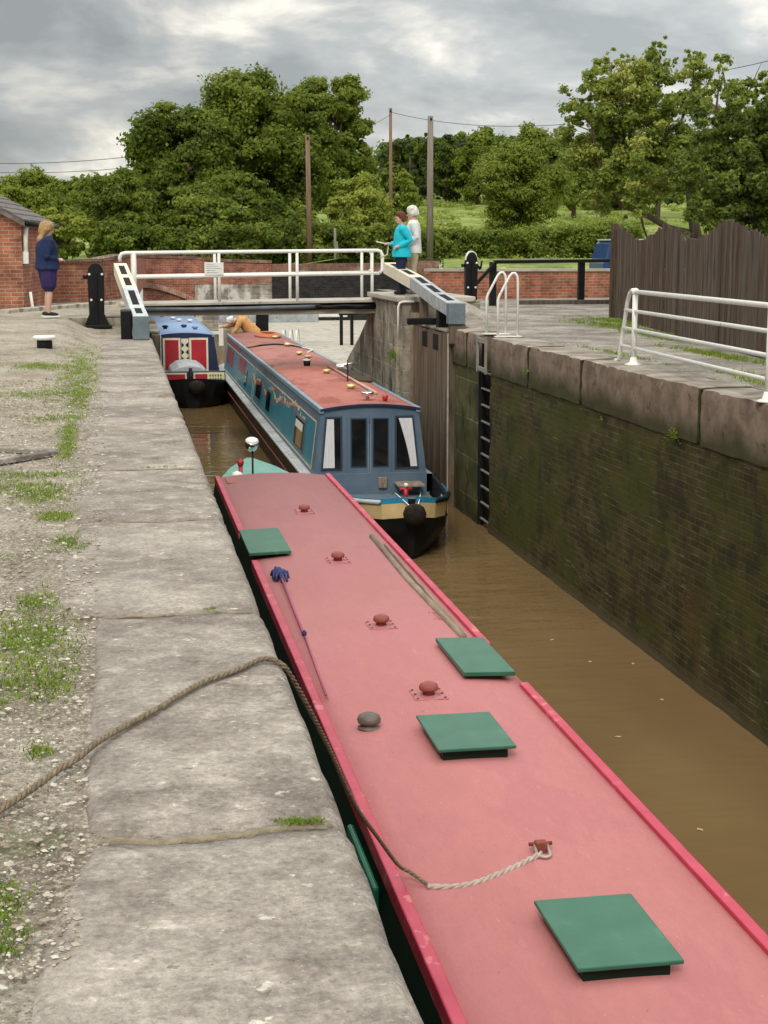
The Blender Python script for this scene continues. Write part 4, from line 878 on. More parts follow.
struct(gridmesh('rear_ground', [-60, 80], [-200, -14], lambda x, y: -.02, M['meadow']))

# ---- hill wood far away
# ================================================================ BUILDING (left)
g = empty('brick_building', (-1.80, 31.0, .1), 'small red brick building with mossy slate roof at the left edge', 'building', rz=R(-5))
# local: +x right, +y away; corner at origin; gable faces camera, building extends to -x
ez = 1.90; sl_ = math.tan(R(28)); W2 = 3.2; rz_ = ez + W2 * sl_; Dp = 4.2
b = MB(); b.prism([(0, -.3), (0, ez), (-W2, rz_), (-2 * W2, ez), (-2 * W2, -.3)], 'y', 0, .02); b.build('gable_wall', M['brickhouse'], g)
b = MB(); b.box(-2 * W2, -.002, .03, Dp, -.3, ez - .02); b.build('side_wall', M['brickhousey'], g)
b = MB()
for sgn in (1, -1):
    # roof slabs with slate courses as thin overlapping steps
    n = 14
    for k in range(n):
        t0 = k / n; t1 = (k + 1.15) / n
        def rp(t, up): 
            x = .10 - (W2 + .10) * t; z = ez - .10 * sl_ + (W2 + .10) * sl_ * t + up
            if sgn < 0: x = -2 * W2 - x
            return x, z
        (xa, za), (xb, zb) = rp(t0, .05), rp(min(t1, 1), .03)
        b.hexa([(xa, -.16, za - .03), (xb, -.16, zb - .03), (xa, Dp + .25, za - .03), (xb, Dp + .25, zb - .03), (xa, -.16, za), (xb, -.16, zb), (xa, Dp + .25, za), (xb, Dp + .25, zb)])
b.build('roof', M['slates'], g)
b = MB(); b.hexa([(.10, -.18, ez - .14), (-W2, -.18, rz_ - .09), (.10, -.12, ez - .14), (-W2, -.12, rz_ - .09), (.10, -.18, ez - .05), (-W2, -.18, rz_ + .0), (.10, -.12, ez - .05), (-W2, -.12, rz_ + .0)]); b.build('barge_board', mat('dark board', (.10, .09, .08), (.2, .18, .17), 6, .8), g)
b = MB(); b.tube([(.14, -.15, ez - .09), (.14, Dp + .25, ez - .09)], .05, 8); b.build('gutter', M['blackpaint'], g)
b = MB(); b.tube([(.08, .12, ez - .15), (.06, .12, ez - .35), (.05, .12, ez - .75)], .045, 8); b.box(.0, .10, .06, .2, ez - .85, ez - .62); b.build('drainpipe', M['white'], g)
b = MB(); b.tube([(.16, .2, .0), (.10, .2, .5)], .03, 8); b.build('white_stay', M['white'], g)
kl = ['pale kerb stone nearest the gable, first of the row', 'second pale kerb stone of the row, beside the drainpipe foot', 'third pale kerb stone, right behind the shoes of the blonde woman', 'fourth pale kerb stone, just right of the blonde woman', 'fifth pale kerb stone, halfway to the black paddle post', 'last pale kerb stone, behind the left black paddle post']
ka, kb = Vector((-2.05, 29.2)), Vector((-.1, 33.6)); kd = (kb - ka) / 6
for k in range(6):
    b = MB(); L_ = kd.length; b.bbox(0, L_ - .03, -.09, .09, -.05, .06, .015)
    q = ka + kd * k; o = b.build('kerb_stone', M['concrete'], loc=(q.x, q.y, .28), rot=(0, 0, math.atan2(kd.y, kd.x))); tag(o, kl[k], 'kerb', 'row of pale kerb stones behind the woman')

# ================================================================ TREES
def crown_mesh(blobs, nleaf, lsz, mats, seed, flat=.55):
    """leaf quads spread through ellipsoid clumps; blobs [(x,y,z,rx,ry,rz)]"""
    r = np.random.default_rng(seed); B = np.array(blobs, float)
    vol = (B[:, 3] * B[:, 4] * B[:, 5]) ** .667; idx = r.choice(len(B), nleaf, p=vol / vol.sum())
    d = r.normal(size=(nleaf, 3)); d /= np.linalg.norm(d, axis=1)[:, None]
    wob = 1 + .30 * np.sin(d[:, 0] * 3.1 + idx * 1.3) * np.sin(d[:, 1] * 2.7 + idx) + .25 * np.sin(d[:, 2] * 4.3 + idx * 2.1)
    rad = (np.abs(r.normal(size=nleaf)) * .38 + .45) ; rad = np.where(rad > 1.3, 1.3 * r.random(nleaf), rad) * wob
    c = B[idx, :3] + d * rad[:, None] * B[idx, 3:6]
    nrm = d + r.normal(size=(nleaf, 3)) * flat; nrm[:, 2] += .35; nrm /= np.linalg.norm(nrm, axis=1)[:, None]
    u = np.cross(nrm, r.normal(size=(nleaf, 3))); u /= np.linalg.norm(u, axis=1)[:, None]; w = np.cross(nrm, u)
    s_ = (lsz * (.6 + .8 * r.random(nleaf)))[:, None]
    bend = nrm * s_ * .25
    V = np.empty((nleaf, 4, 3)); V[:, 0] = c - u * s_; V[:, 1] = c - w * s_ * .62 + bend; V[:, 2] = c + u * s_; V[:, 3] = c + w * s_ * .62 + bend * .3
    me = bpy.data.meshes.new('crown'); me.vertices.add(nleaf * 4); me.vertices.foreach_set('co', V.reshape(-1))
    me.loops.add(nleaf * 4); me.loops.foreach_set('vertex_index', np.arange(nleaf * 4, dtype=np.int32))
    me.polygons.add(nleaf); me.polygons.foreach_set('loop_start', np.arange(nleaf, dtype=np.int32) * 4)
    for m in mats: me.materials.append(m)
    tone = r.integers(0, len(mats), len(B)); mi = tone[idx]; sw = r.random(nleaf) < .3; mi[sw] = r.integers(0, len(mats), sw.sum())
    me.polygons.foreach_set('material_index', mi.astype(np.int32))
    me.update(calc_edges=True); return me

def tree(name, label, cat, px, Y, ytop, ybot, hw, nblob, nleaf, lsz, mats, seed, group=None, trunkr=.2, zbase=None, kind='round', depth=.9, barkm='bark', lean=0):
    """a tree whose crown spans px +- hw pixels and ytop..ybot in the photograph, standing at distance Y"""
    r = random.Random(seed); c0 = at(px, ytop, Y); c1 = at(px, ybot, Y); half = hw * Y / FPX
    zb = hT(c0.x, Y) if zbase is None else zbase
    root = empty(name, (c0.x + lean, Y, zb), label, cat, group)
    zt = c0.z - zb; zl = c1.z - zb; zc = (zt + zl) / 2; hz = (zt - zl) / 2
    blobs = []
    core = []
    for k in range(int(nblob * 2.6)):
        for _ in range(30):
            a, b_, c_ = r.uniform(-1, 1), r.uniform(-1, 1), r.uniform(-1, 1)
            if kind == 'cone':
                if math.hypot(a, b_) < .9 * (1 - (c_ + 1) / 2) + .06: break
            elif .16 < a * a + b_ * b_ + c_ * c_ < (.97 if noise.noise(Vector((a * 1.6, b_ * 1.6 + seed, c_ * 1.6))) > -.12 else .62): break
        s_ = r.choice((.08, .11, .15, .22)) * r.uniform(.85, 1.15) * (1.0 if kind != 'cone' else .6)
        sc = 1 - s_ * .8
        blobs.append((a * half * sc - lean, b_ * half * depth * sc, zc + c_ * hz * sc, half * s_ * 1.2, half * s_ * 1.1, min(hz, half) * s_ * .95))
        core.append(Vector(blobs[-1][:3]))
    me = crown_mesh(blobs, int(nleaf * 1.8), lsz * .66, mats, seed)
    o = bpy.data.objects.new('crown', me); C.objects.link(o); o.parent = root
    b = MB(); top = Vector((-lean * .8, 0, zl + (zt - zl) * .62))
    pts = [Vector((0, 0, -.3))]; n = 6
    for k in range(1, n + 1):
        t = k / n; pts.append(Vector((top.x * t + r.uniform(-.05, .05) * half, r.uniform(-.05, .05) * half, top.z * t)))
    b.tube(pts, [trunkr * (1.15 - .9 * k / n) for k in range(n + 1)], 8)
    for q in core[::max(1, len(core) // 14)]:
        st = pts[min(n - 1, max(2, int(n * max(.3, min(.85, (q.z / max(.1, top.z)) - .25)))))]
        mid = st.lerp(q, .5) + Vector((0, 0, -.06 * half)); b.tube([st, mid, q], [trunkr * .42, trunkr * .28, trunkr * .08], 6)
    b.build('trunk', M[barkm], root, recalc=False)
    return root
OAK = [M['leafoak'], M['leafoak2'], M['leafoak3'], M['leafoak']]
G1 = 'trees beyond the brick bridge'
tree('broadleaf_tree', 'tallest dark green tree, left of the brown telegraph pole, wide domed crown', 'tree', 254, 84, 60, 262, 80, 62, 62000, .17, OAK, 11, G1, .45)
tree('broadleaf_tree', 'broad dark tree forming the lower left shoulder of the big clump', 'tree', 182, 80, 84, 262, 66, 46, 46000, .17, OAK, 12, G1, .35)
tree('broadleaf_tree', 'tall tree with feathery top just right of the tallest tree', 'tree', 334, 88, 60, 235, 46, 34, 34000, .17, [M['leafoak2'], M['leafoak'], M['leafpale2']], 13, G1, .35)
tree('broadleaf_tree', 'dark lower tree at the left foot of the big clump', 'tree', 118, 76, 168, 262, 42, 26, 22000, .15, OAK, 14, G1, .22)
tree('broadleaf_tree', 'dark tree low in the middle of the big clump behind the footbridge', 'tree', 228, 76, 170, 262, 70, 34, 34000, .15, OAK, 15, G1, .22)
tree('willow_tree', 'mid green rounded tree above the slate roof at far left', 'tree', 36, 112, 166, 250, 46, 30, 22000, .2, [M['leafpale2'], M['leafoak2'], M['leafoak2']], 16, G1, .3)
tree('willow_tree', 'pale green low tree just right of the slate roof', 'tree', 62, 74, 204, 262, 32, 16, 13000, .13, [M['leafpale'], M['leafpale2']], 17, G1, .15)
tree('broadleaf_tree', 'distant tree between the far left trees and the big clump', 'tree', 96, 130, 173, 250, 34, 20, 12000, .2, [M['leafoak'], M['leafoak2']], 18, G1, .25)
tree('young_tree', 'bright green bushy tree beside the brown telegraph pole', 'tree', 358, 76, 166, 262, 40, 30, 26000, .12, [M['leafpale'], M['leafpale2'], M['leafpale']], 19, G1, .14)
tree('young_tree', 'small yellow green sapling at the foot of the brown telegraph pole', 'tree', 303, 76, 200, 258, 22, 14, 9000, .10, [M['leafpale'], M['leafpale2']], 20, G1, .08)
tree('young_tree', 'low green bush between the stay wire and the bystanders', 'tree', 392, 77, 214, 262, 34, 18, 13000, .11, [M['leafpale2'], M['leafoak2']], 21, G1, .1)
CON = [M['leafconi'], M['leafoak3']]
tree('conifer_tree', 'dark pointed conifer nearest the thin telegraph pole', 'tree', 410, 150, 122, 212, 14, 30, 7000, .22, CON, 22, G1, .2, kind='cone')
tree('conifer_tree', 'second dark conifer behind the grey pole', 'tree', 428, 155, 114, 212, 15, 30, 7000, .22, CON, 23, G1, .2, kind='cone')
tree('broadleaf_tree', 'dark tree between the conifers and the meadow', 'tree', 448, 150, 128, 206, 24, 20, 12000, .24, [M['leafoak'], M['leafconi']], 24, G1, .25)
tree('broadleaf_tree', 'far dark green tree on the hill just right of the grey pole', 'tree', 478, 148, 121, 204, 30, 24, 14000, .24, [M['leafoak'], M['leafoak2']], 25, G1, .25)
tree('broadleaf_tree', 'rounded dark tree above the meadow left of the round hedge tree', 'tree', 505, 146, 126, 206, 26, 22, 12000, .24, OAK, 26, G1, .25)
tree('young_tree', 'feathery round green tree standing by itself in front of the meadow', 'tree', 521, 78, 120, 246, 52, 44, 42000, .11, [M['leafoak2'], M['leafpale2'], M['leafpale2']], 27, G1, .16)
tree('broadleaf_tree', 'distant tree half hidden between the round tree and the apple tree', 'tree', 575, 130, 135, 216, 30, 18, 10000, .22, [M['leafoak'], M['leafoak2']], 28, G1, .2)
tree('broadleaf_tree', 'leafy tree filling the big clump between its two highest tops', 'tree', 296, 86, 72, 240, 46, 34, 34000, .17, OAK, 29, G1, .3)
tree('broadleaf_tree', 'far bush left of the meadow behind the grey pole', 'tree', 402, 110, 160, 225, 22, 16, 10000, .18, [M['leafoak2'], M['leafpale2']], 30, G1, .1)
for k, (px, yt, Y) in enumerate(((660, 120, 130), (720, 130, 135), (610, 150, 140), (770, 120, 128))):
    tree('broadleaf_tree', ['far tree behind the apple tree crown', 'far tree seen between the two right hand crowns', 'far low tree at the left edge of the apple tree', 'far tree at the right edge of the picture'][k], 'tree', px, Y, yt, 222, 36, 14, 9000, .24, [M['leafoak'], M['leafoak2']], 40 + k, G1, .2)

# near right trees, with individual limbs reaching into the clumps
def near_tree(name, label, base, clumps, nleaf, lsz, mats, seed, limbs, group=None):
    root = empty(name, base, label, 'tree', group); bl = []
    B = Vector(base); r = random.Random(seed)
    for (px, py, Y, rp, n) in clumps:
        c = at(px, py, Y) - B; rr = rp * Y / FPX
        for k in range(n * 4):
            cl_ = lambda: max(-1.05, min(1.05, r.gauss(0, .55)))
            a = Vector((cl_(), cl_(), cl_())) * rr
            s_ = rr * r.uniform(.10, .30); q = c + a
            bl.append((q.x, q.y, q.z, s_, s_, s_ * .8))
    me = crown_mesh(bl, nleaf, lsz, mats, seed); o = bpy.data.objects.new('crown', me); C.objects.link(o); o.parent = root
    b = MB()
    for (pts, r0, r1) in limbs:
        q = [(at(*p) - B) if len(p) == 3 and p[2] > 5 else Vector(p) for p in pts]
        # smooth by midpoints
        qq = []
        for i in range(len(q) - 1):
            for t in (0, .5): qq.append(q[i].lerp(q[i + 1], t) + (Vector((r.uniform(-.03, .03), r.uniform(-.03, .03), r.uniform(-.03, .03))) if t else Vector()))
        qq.append(q[-1]); n = len(qq)
        b.tube(qq, [r0 + (r1 - r0) * i / (n - 1) for i in range(n)], 7)
    b.build('trunk', M['bark'], root, recalc=False)
    return root
NY = 33.0
bx = at(700, 262, NY); 
near_tree('apple_tree', 'large leafy tree with a low curved limb showing above the left end of the fence', (bx.x, NY, RZ),
    [(585, 110, 33, 20, 7), (607, 90, 33, 28, 12), (600, 150, 33.5, 38, 16), (640, 110, 33, 42, 18), (625, 180, 32.5, 34, 12), (665, 150, 33, 44, 18), (650, 70, 33.4, 20, 5), (660, 45, 33.2, 9, 3), (664, 62, 33.2, 12, 4), (615, 65, 33, 14, 4), (690, 90, 33, 30, 8), (590, 190, 33, 22, 6), (570, 125, 33, 12, 3), (693, 60, 33, 10, 2), (640, 205, 33, 16, 3), (715, 80, 33, 13, 2)],
    62000, .040, [M['leafnear'], M['leafnear2'], M['leafnear'], M['leafoak2']], 51,
    [([(0, 0, -.2), (696, 235, 33), (690, 190, 33), (672, 150, 33), (655, 110, 33), (660, 50, 33.2)], .16, .02), ([(696, 235, 33), (668, 228, 33), (640, 212, 33), (622, 206, 33)], .09, .05), ([(622, 206, 33), (600, 170, 33), (590, 120, 33)], .05, .015),
     ([(690, 190, 33), (640, 150, 33), (610, 100, 33), (612, 62, 33)], .08, .01), ([(690, 190, 33), (715, 130, 33), (720, 75, 33)], .07, .01), ([(640, 212, 33), (648, 240, 33)], .03, .02), ([(640, 150, 33), (575, 125, 33)], .03, .01), ([(672, 150, 33), (692, 95, 33), (694, 55, 33)], .04, .008)])
b2 = at(760, 262, 30)
near_tree('leafy_tree', 'dense darker green tree at the right edge behind the fence', (b2.x, 30, RZ),
    [(735, 130, 30, 36, 14), (765, 160, 30, 44, 18), (720, 180, 30, 38, 16), (700, 210, 29.8, 24, 9), (750, 205, 29.8, 38, 14), (790, 130, 30, 45, 12), (740, 98, 30, 18, 4), (765, 90, 30, 14, 3), (800, 200, 30, 40, 10)],
    60000, .042, [M['leafdark'], M['leafnear'], M['leafnear'], M['leafoak3']], 52,
    [([(0, 0, -.2), (758, 220, 30), (745, 160, 30), (738, 100, 30)], .16, .02), ([(758, 220, 30), (725, 195, 30), (700, 180, 30)], .07, .02), ([(745, 160, 30), (780, 110, 30), (800, 90, 30)], .06, .02)])
near_tree('sparse_tree', 'thin branched tree with scattered yellowing leaves rising above the dense right tree', (at(770, 262, 38).x, 38, .1),
    [(762, 85, 38, 12, 5), (748, 92, 38, 10, 4), (735, 118, 38, 20, 7), (700, 98, 38, 12, 5), (722, 88, 38, 9, 4), (688, 72, 38, 7, 3), (724, 68, 38, 5, 2)], 7000, .06, [M['leafnear2'], M['leafpale'], M['leafnear']], 53,
    [([(0, 0, -.2), (760, 180, 38), (735, 120, 38), (725, 85, 38), (722, 65, 38)], .12, .008), ([(735, 120, 38), (700, 95, 38), (686, 70, 38)], .04, .006), ([(760, 180, 38), (770, 110, 38), (762, 78, 38)], .05, .006), ([(735, 120, 38), (752, 85, 38), (762, 62, 38)], .03, .005)])

# hedge and undergrowth (continuous masses)
def hedge(name, label, pxs, Y, tops, bot, depth, nleaf, lsz, mats, seed, kind=None, cat='hedge'):
    r = random.Random(seed); bl = []; ox = at(pxs[0], 250, Y).x
    n = len(pxs)
    step = 6
    x = pxs[0]
    while x < pxs[-1]:
        i = max(k for k in range(n - 1) if pxs[k] <= x) ; t = (x - pxs[i]) / (pxs[i + 1] - pxs[i]); ty = tops[i] + (tops[i + 1] - tops[i]) * t
        yy = ty + 6
        while yy < bot:
            c = at(x + r.uniform(-4, 4), yy + r.uniform(-2, 2), Y + r.uniform(0, depth)); s_ = r.uniform(.8, 1.3) * 9 * Y / FPX
            bl.append((c.x - ox, c.y - Y, c.z, s_, s_, s_ * .8)); yy += 9
        x += step
    me = crown_mesh(bl, nleaf, lsz, mats, seed); o = bpy.data.objects.new(name, me); C.objects.link(o); o.location = (ox, Y, 0)
    return tag(o, label, cat, kind=kind)
hedge('hedge', 'long trimmed green hedge behind the orange brick wall', [425, 470, 520, 560, 612, 640], 73, [226, 232, 230, 226, 222, 222], 258, 1.4, 44000, .075, [M['leafhedge'], M['leafoak2'], M['leafhedge']], 61)
hedge('undergrowth', 'dark mass of brambles behind the brick bridge wall', [100, 140, 200, 260, 330, 400, 440], 72, [222, 228, 226, 222, 226, 228, 230], 262, 3, 50000, .10, [M['leafoak3'], M['leafoak'], M['leafoak2']], 62, 'stuff', 'undergrowth')
hedge('distant_wood', 'far wooded skyline at the left beyond all other trees', [-60, 60, 110, 400, 470, 520, 600, 700, 800], 230, [182, 180, 176, 150, 150, 150, 150, 155, 150], 205, 8, 36000, .5, [M['leafoak'], M['leafoak3'], M['leafoak2']], 63, 'stuff', 'wood')
hedge('distant_wood', 'dark wood along the top of the meadow behind the poles', [385, 430, 500, 560, 640, 800], 165, [142, 138, 136, 140, 140, 140], 197, 6, 42000, .30, [M['leafoak'], M['leafoak3'], M['leafconi']], 65, 'stuff', 'wood')
def scrub():
    r = random.Random(77); bl = []
    for k in range(420):
        y = r.uniform(84, 165); x = y * r.uniform(.19, .50); s_ = r.uniform(.25, .9); bl.append((x - 30, y - 110, hT(x, y) + .1, s_ * 1.6, s_ * 1.6, s_ * .55))
    me = crown_mesh(bl, 36000, .11, [M['leafpale'], M['leafhedge'], M['leafoak2'], M['leafpale2']], 78); o = bpy.data.objects.new('meadow_scrub', me); C.objects.link(o); o.location = (30, 110, 0)
    tag(o, 'rough weeds and low scrub dotted over the bright meadow slope', 'scrub', kind='stuff')
scrub()
# tall grass on verge
hedge('verge_grass', 'strip of bright grass between the orange wall and the hedge', [450, 520, 612], 66, [259, 259, 259], 268, 3, 9000, .05, [M['grass'], M['leafpale']], 64, 'stuff', 'grass')

# ---- poles and wires
def pole(px, Y, ytop, r, mt, lab, lean=0, arms=False):
    c = at(px, ytop, Y); zb = .0 if Y < 50 else hT(c.x, Y); p = empty('telegraph_pole', (c.x - lean, Y, zb), lab, 'telegraph pole', 'telegraph poles')
    b = MB(); b.tube([(0, 0, -.2), (lean * .5, 0, (c.z - zb) * .5), (lean, 0, c.z - zb)], [r * 1.1, r, r * .85], 10); b.build('shaft', M[mt], p)
    b = MB(); b.box(lean - .35, lean + .35, -.05, .05, c.z - zb - .25, c.z - zb - .17) if arms else b.lathe([(.03, 0), (.05, .03), (.04, .10), (.0, .12)], (lean, -r, c.z - zb - .2), 8)
    b.build('insulator', M['blackpaint'], p)
    return c
c1 = pole(307.5, 72, 135, .12, 'polewood', 'brown telegraph pole leaning slightly before the big trees', -.06)
c2 = pole(390.5, 80, 108, .09, 'polewood', 'slim telegraph pole rising behind the bystanders', -.03)
c3 = pole(430.5, 72, 116, .15, 'polegrey', 'thick weathered grey pole standing right of the bystanders', 0)
def wire(a, b_, sag, r, lab):
    a, b_ = Vector(a), Vector(b_); o0 = a; mb = MB(); n = 14
    mb.tube([a.lerp(b_, k / n) - o0 - Vector((0, 0, sag * 4 * (k / n) * (1 - k / n))) for k in range(n + 1)], r, 5)
    o = mb.build('overhead_wire', M['black'], loc=tuple(o0)); tag(o, lab, 'wire', 'overhead wires')
wire(at(390, 112, 80), at(620, 118, 60), .5, .012, 'overhead wire running right from the slim telegraph pole')
wire(at(390, 115, 80), at(308, 140, 72), .3, .010, 'overhead wire linking the slim and the brown telegraph poles')
wire(at(-20, 163, 120), at(240, 140, 105), .5, .020, 'upper overhead wire crossing the sky at far left')
wire(at(-20, 172, 120), at(240, 152, 105), .5, .020, 'lower overhead wire crossing the sky at far left')
wire(at(690, 75, 60), at(800, 52, 50), .1, .012, 'overhead wire above the right hand trees')
b = MB(); pA = at(388, 190, 75); pB = at(352, 262, 72); b.tube([(0, 0, 0), tuple(pA - pB)], .014, 6); 
g = empty('stay_wire', tuple(pB), 'thin slanting stay wire with a cream guard left of the turquoise jacket', 'stay wire')
b.build('wire', M['black'], g); b = MB(); b.tube([(pA - pB) * .12, (pA - pB) * .34], .05, 6); b.build('guard', M['cream'], g)
pA = at(335, 228, 71); b = MB(); b.tube([(0, 0, 0), (0, 0, pA.z)], .055, 8); b.box(-.06, .12, -.1, -.055, pA.z - 1.0, pA.z - .6); o = b.build('marker_post', M['polegrey'], loc=(pA.x, 71, .0)); tag(o, 'slim pale marker post behind the right half of the footbridge', 'post')

# ---- blue vehicle beyond the wall
g = empty('parked_van', (at(604, 250, 50).x + .75, 50, .1), 'dark blue van half hidden behind the end of the timber fence', 'van')
b = MB(); pr = [(-1.0, .30), (-1.02, .85), (-.93, 1.0), (-.80, 1.50), (-.70, 1.58), (2.4, 1.60), (2.9, 1.1), (3.3, .95), (3.35, .3)]
b.prism([(x, z) for x, z in pr], 'y', -.8, .8); b.build('body', M['carblue'], g, bevel=.05)
b = MB(); b.prism([(-.70, 1.02), (-.62, 1.40), (.6, 1.42), (.6, 1.02)], 'y', -.815, -.802); b.build('side_window', M['glass'], g)
b = MB(); b.bbox(-.78, 2.3, -.7, .7, 1.58, 1.64, .02); b.build('roof_panel', mat('pale van roof', (.30, .36, .42), (.38, .44, .5), 4, .3), g)
for x in (-.35, 2.5):
    b = MB(); b.lathe([(.0, -.1), (.30, -.1), (.32, -.05), (.32, .05), (.30, .1), (.0, .1)], n=20); w = b.build('wheel', M['rubber'], g, loc=(x, -.74, .30), rot=(R(90), 0, 0))
    b = MB(); b.lathe([(.0, .10), (.18, .105), (.17, .115), (.0, .11)], n=16); b.build('rim', M['chrome'], w)

# ================================================================ BOATS
def prof_hull(sts, zk=-.6):
    """sts: [(y, half width at gunwale, half width at water, z gunwale)]"""
    mb = MB(); vs = []; fs = []
    for (y, hw, hb, zg) in sts: vs += [(-hw, y, zg), (-hw * .985, y, zg * .45), (-hb, y, .02), (-hb * .9, y, zk), (hb * .9, y, zk), (hb, y, .02), (hw * .985, y, zg * .45), (hw, y, zg)]
    for i in range(len(sts) - 1):
        for k in range(7): fs.append((i * 8 + k, i * 8 + k + 1, (i + 1) * 8 + k + 1, (i + 1) * 8 + k))
    fs.append(tuple(range(8))); n = (len(sts) - 1) * 8; fs.append(tuple(n + k for k in range(8))[::-1])
    mb.add(vs, fs, 0, False); return mb
def deck(sts, y0, y1, dzz=0, inset=0):
    q = [s for s in sts if y0 - 1e-6 <= s[0] <= y1 + 1e-6]
    mb = MB(); vs = []; fs = []
    for (y, hw, hb, zg) in q: vs += [(-(hw - inset), y, zg + dzz), (hw - inset, y, zg + dzz)]
    for i in range(len(q) - 1): fs.append((i * 2, i * 2 + 1, i * 2 + 3, i * 2 + 2))
    mb.add(vs, fs); return mb
def cabin(mbs, y0, y1, wt, wb, z0, z1, camber, n=10):
    """returns nothing; side walls/bulkheads in mbs[0], roof in mbs[1]"""
    pts = [(-wb, z0), (-wt, z1)]; roof = []
    for k in range(n + 1):
        t = -1 + 2 * k / n; roof.append((wt * t, z1 + camber * (1 - t * t)))
    mbs[0].prism([(-wb, z0)] + roof + [(wb, z0)], 'y', y0, y1)
    for i in range(n):
        (xa, za), (xb, zb) = roof[i], roof[i + 1]
        mbs[1].add([(xa, y0 - .015, za + .004), (xb, y0 - .015, zb + .004), (xb, y1 + .015, zb + .004), (xa, y1 + .015, za + .004), (xa, y0 - .015, za + .018), (xb, y0 - .015, zb + .018), (xb, y1 + .015, zb + .018), (xa, y1 + .015, za + .018)],
                   [(3, 2, 1, 0), (4, 5, 6, 7), (0, 1, 5, 4), (2, 3, 7, 6)] + ([(0, 4, 7, 3)] if i == 0 else []) + ([(1, 2, 6, 5)] if i == n - 1 else []), 0, True)
def camz(x, wt, z1, cb): return z1 + cb * (1 - (x / wt) ** 2) + .018

# ---------- RED BOAT (bow far)
CX = 2.02
red = empty('narrowboat', (CX, 12, WZ), 'long narrowboat with faded pink red roof and green hatches, nearest the camera', 'narrowboat')
sts = [(-11.6, .6, .5, .62), (-11.2, .95, .8, .60), (-10, 1.04, .98, .58), (0, 1.04, 1.0, .56), (8.2, 1.04, 1.0, .60), (8.9, .98, .9, .74), (9.8, .76, .6, .84), (10.8, .60, .4, .88), (11.8, .36, .2, .92), (12.6, .04, .02, .96)]
prof_hull(sts).build('hull', M['hull'], red)
deck(sts, -11.6, 8.2, .004).build('side_deck', M['greendark'], red, recalc=False)
deck(sts, 8.2, 12.6, .010, .0).build('foredeck', M['tealdeck'], red, recalc=False)
m0, m1 = MB(), MB(); RT = 1.20; RCB = .055; RW_ = .775
cabin((m0, m1), -8.5, 8.75, RW_, .90, .56, RT, RCB)
m0.build('cabin', M['greendark'], red); m1.build('roof', M['roofpink'], red)
def railpath(side, ya, yb, name='roof_rail'):
    b = MB(); n = 12
    for k in range(n):
        y0 = ya + (yb - ya) * k / n; y1 = ya + (yb - ya) * (k + 1) / n
        x0, x1 = side * (RW_ - .055), side * (RW_ + .012)
        b.box(min(x0, x1), max(x0, x1), y0, y1, RT - .035, RT + .055) if k == 0 and n == 1 else None
    x0, x1 = sorted((side * (RW_ - .052), side * (RW_ + .014)))
    b.bbox(x0, x1, ya, yb, RT - .05, RT + .052, .009)
    return b.build(name, M['crimson'], red)
railpath(-1, 4.55, 8.75); railpath(-1, -8.4, 2.95); railpath(1, -.75 , -8.45) if False else None
railpath(1, -.62, 8.75); railpath(1, -8.4, -1.72)
def hatch(name, x0, x1, y0, y1, zl, thick, boxh, lab, tilt=0):
    g = tag(empty(name, (0, 0, 0), None, None), lab); g.parent = red; g.location = ((x0 + x1) / 2, (y0 + y1) / 2, zl)
    hx, hy = (x1 - x0) / 2, (y1 - y0) / 2
    if boxh:
        b = MB(); b.bbox(-hx + .04, hx - .04, -hy + .05, hy - .05, -boxh, .0, .006); b.build('coaming', M['greendark'], g)
    b = MB(); b.bbox(-hx, hx, -hy, hy, .001, thick, .006); b.build('lid', M['green'], g)
    g.rotation_euler = (0, tilt, 0); return g
bpy_h = []
h1 = hatch('roof_hatch', 1.80 - CX, 2.265 - CX, 5.74 - 12, 6.43 - 12, RT + .135, .022, .11, 'nearest raised green box hatch')
h2 = hatch('roof_hatch', 1.805 - CX, 2.285 - CX, 8.60 - 12, 9.30 - 12, RT + .135, .022, .11, 'raised green box hatch beside the pewter dome')
h3 = hatch('side_hatch', 1.22 - CX, 1.645 - CX, 15.05 - 12, 16.35 - 12, RT + .075, .035, 0, 'flat green side hatch lid on the left roof edge', -.03)
h4 = hatch('side_hatch', 2.355 - CX, 2.735 - CX, 10.36 - 12, 11.36 - 12, RT + .08, .035, 0, 'flat green side hatch lid on the right roof edge', .03)
# mushroom vents on plates
def vent(x, y, lab):
    z = camz(x, RW_, RT, RCB) - .003; g = tag(empty('mushroom_vent', (x, y, z), None, None), lab); g.parent = red
    b = MB(); b.bbox(-.115, .115, -.13, .13, 0, .008, .003); b.build('plate', M['platepink'], g)
    b = MB(); b.lathe([(.042, .01), (.04, .035), (.062, .04), (.068, .055), (.06, .078), (.035, .092), (.0, .096)], n=20); b.build('dome', M['ventred'], g)
    for sx in (-.095, .095):
        for sy in (-.105, 0, .105):
            b = MB(); b.lathe([(.010, .01), (.009, .017), (.0, .018)], (sx, sy, 0), 6); b.build('bolt', M['ventred'], g)
vent(.05, 5.53, 'farthest red mushroom vent'); vent(.04, 2.67, 'second farthest red mushroom vent'); vent(.02, .01, 'red mushroom vent level with the right side hatch'); vent(.01, -1.99, 'nearest red mushroom vent')
z = camz(-.5, RW_, RT, RCB) - .003
b = MB(); b.lathe([(.075, 0), (.072, .012), (.05, .018), (.05, .035), (.072, .04), (.078, .06), (.068, .085), (.04, .10), (.0, .104)], (-.5, -2.58, z), 24); b.build('pewter_vent', M['pewter'], red)
z = camz(.5, RW_, RT, RCB)
b = MB(); b.bbox(.42, .60, .22, .50, z - .012, z - .004, .002)
for sx in (.44, .51, .58):
    for sy in (.24, .48): b.lathe([(.009, z - .004), (.008, z + .002), (.0, z + .003)], (sx, sy, 0), 6)
b.build('blanking_plate', M['ventred'], red)
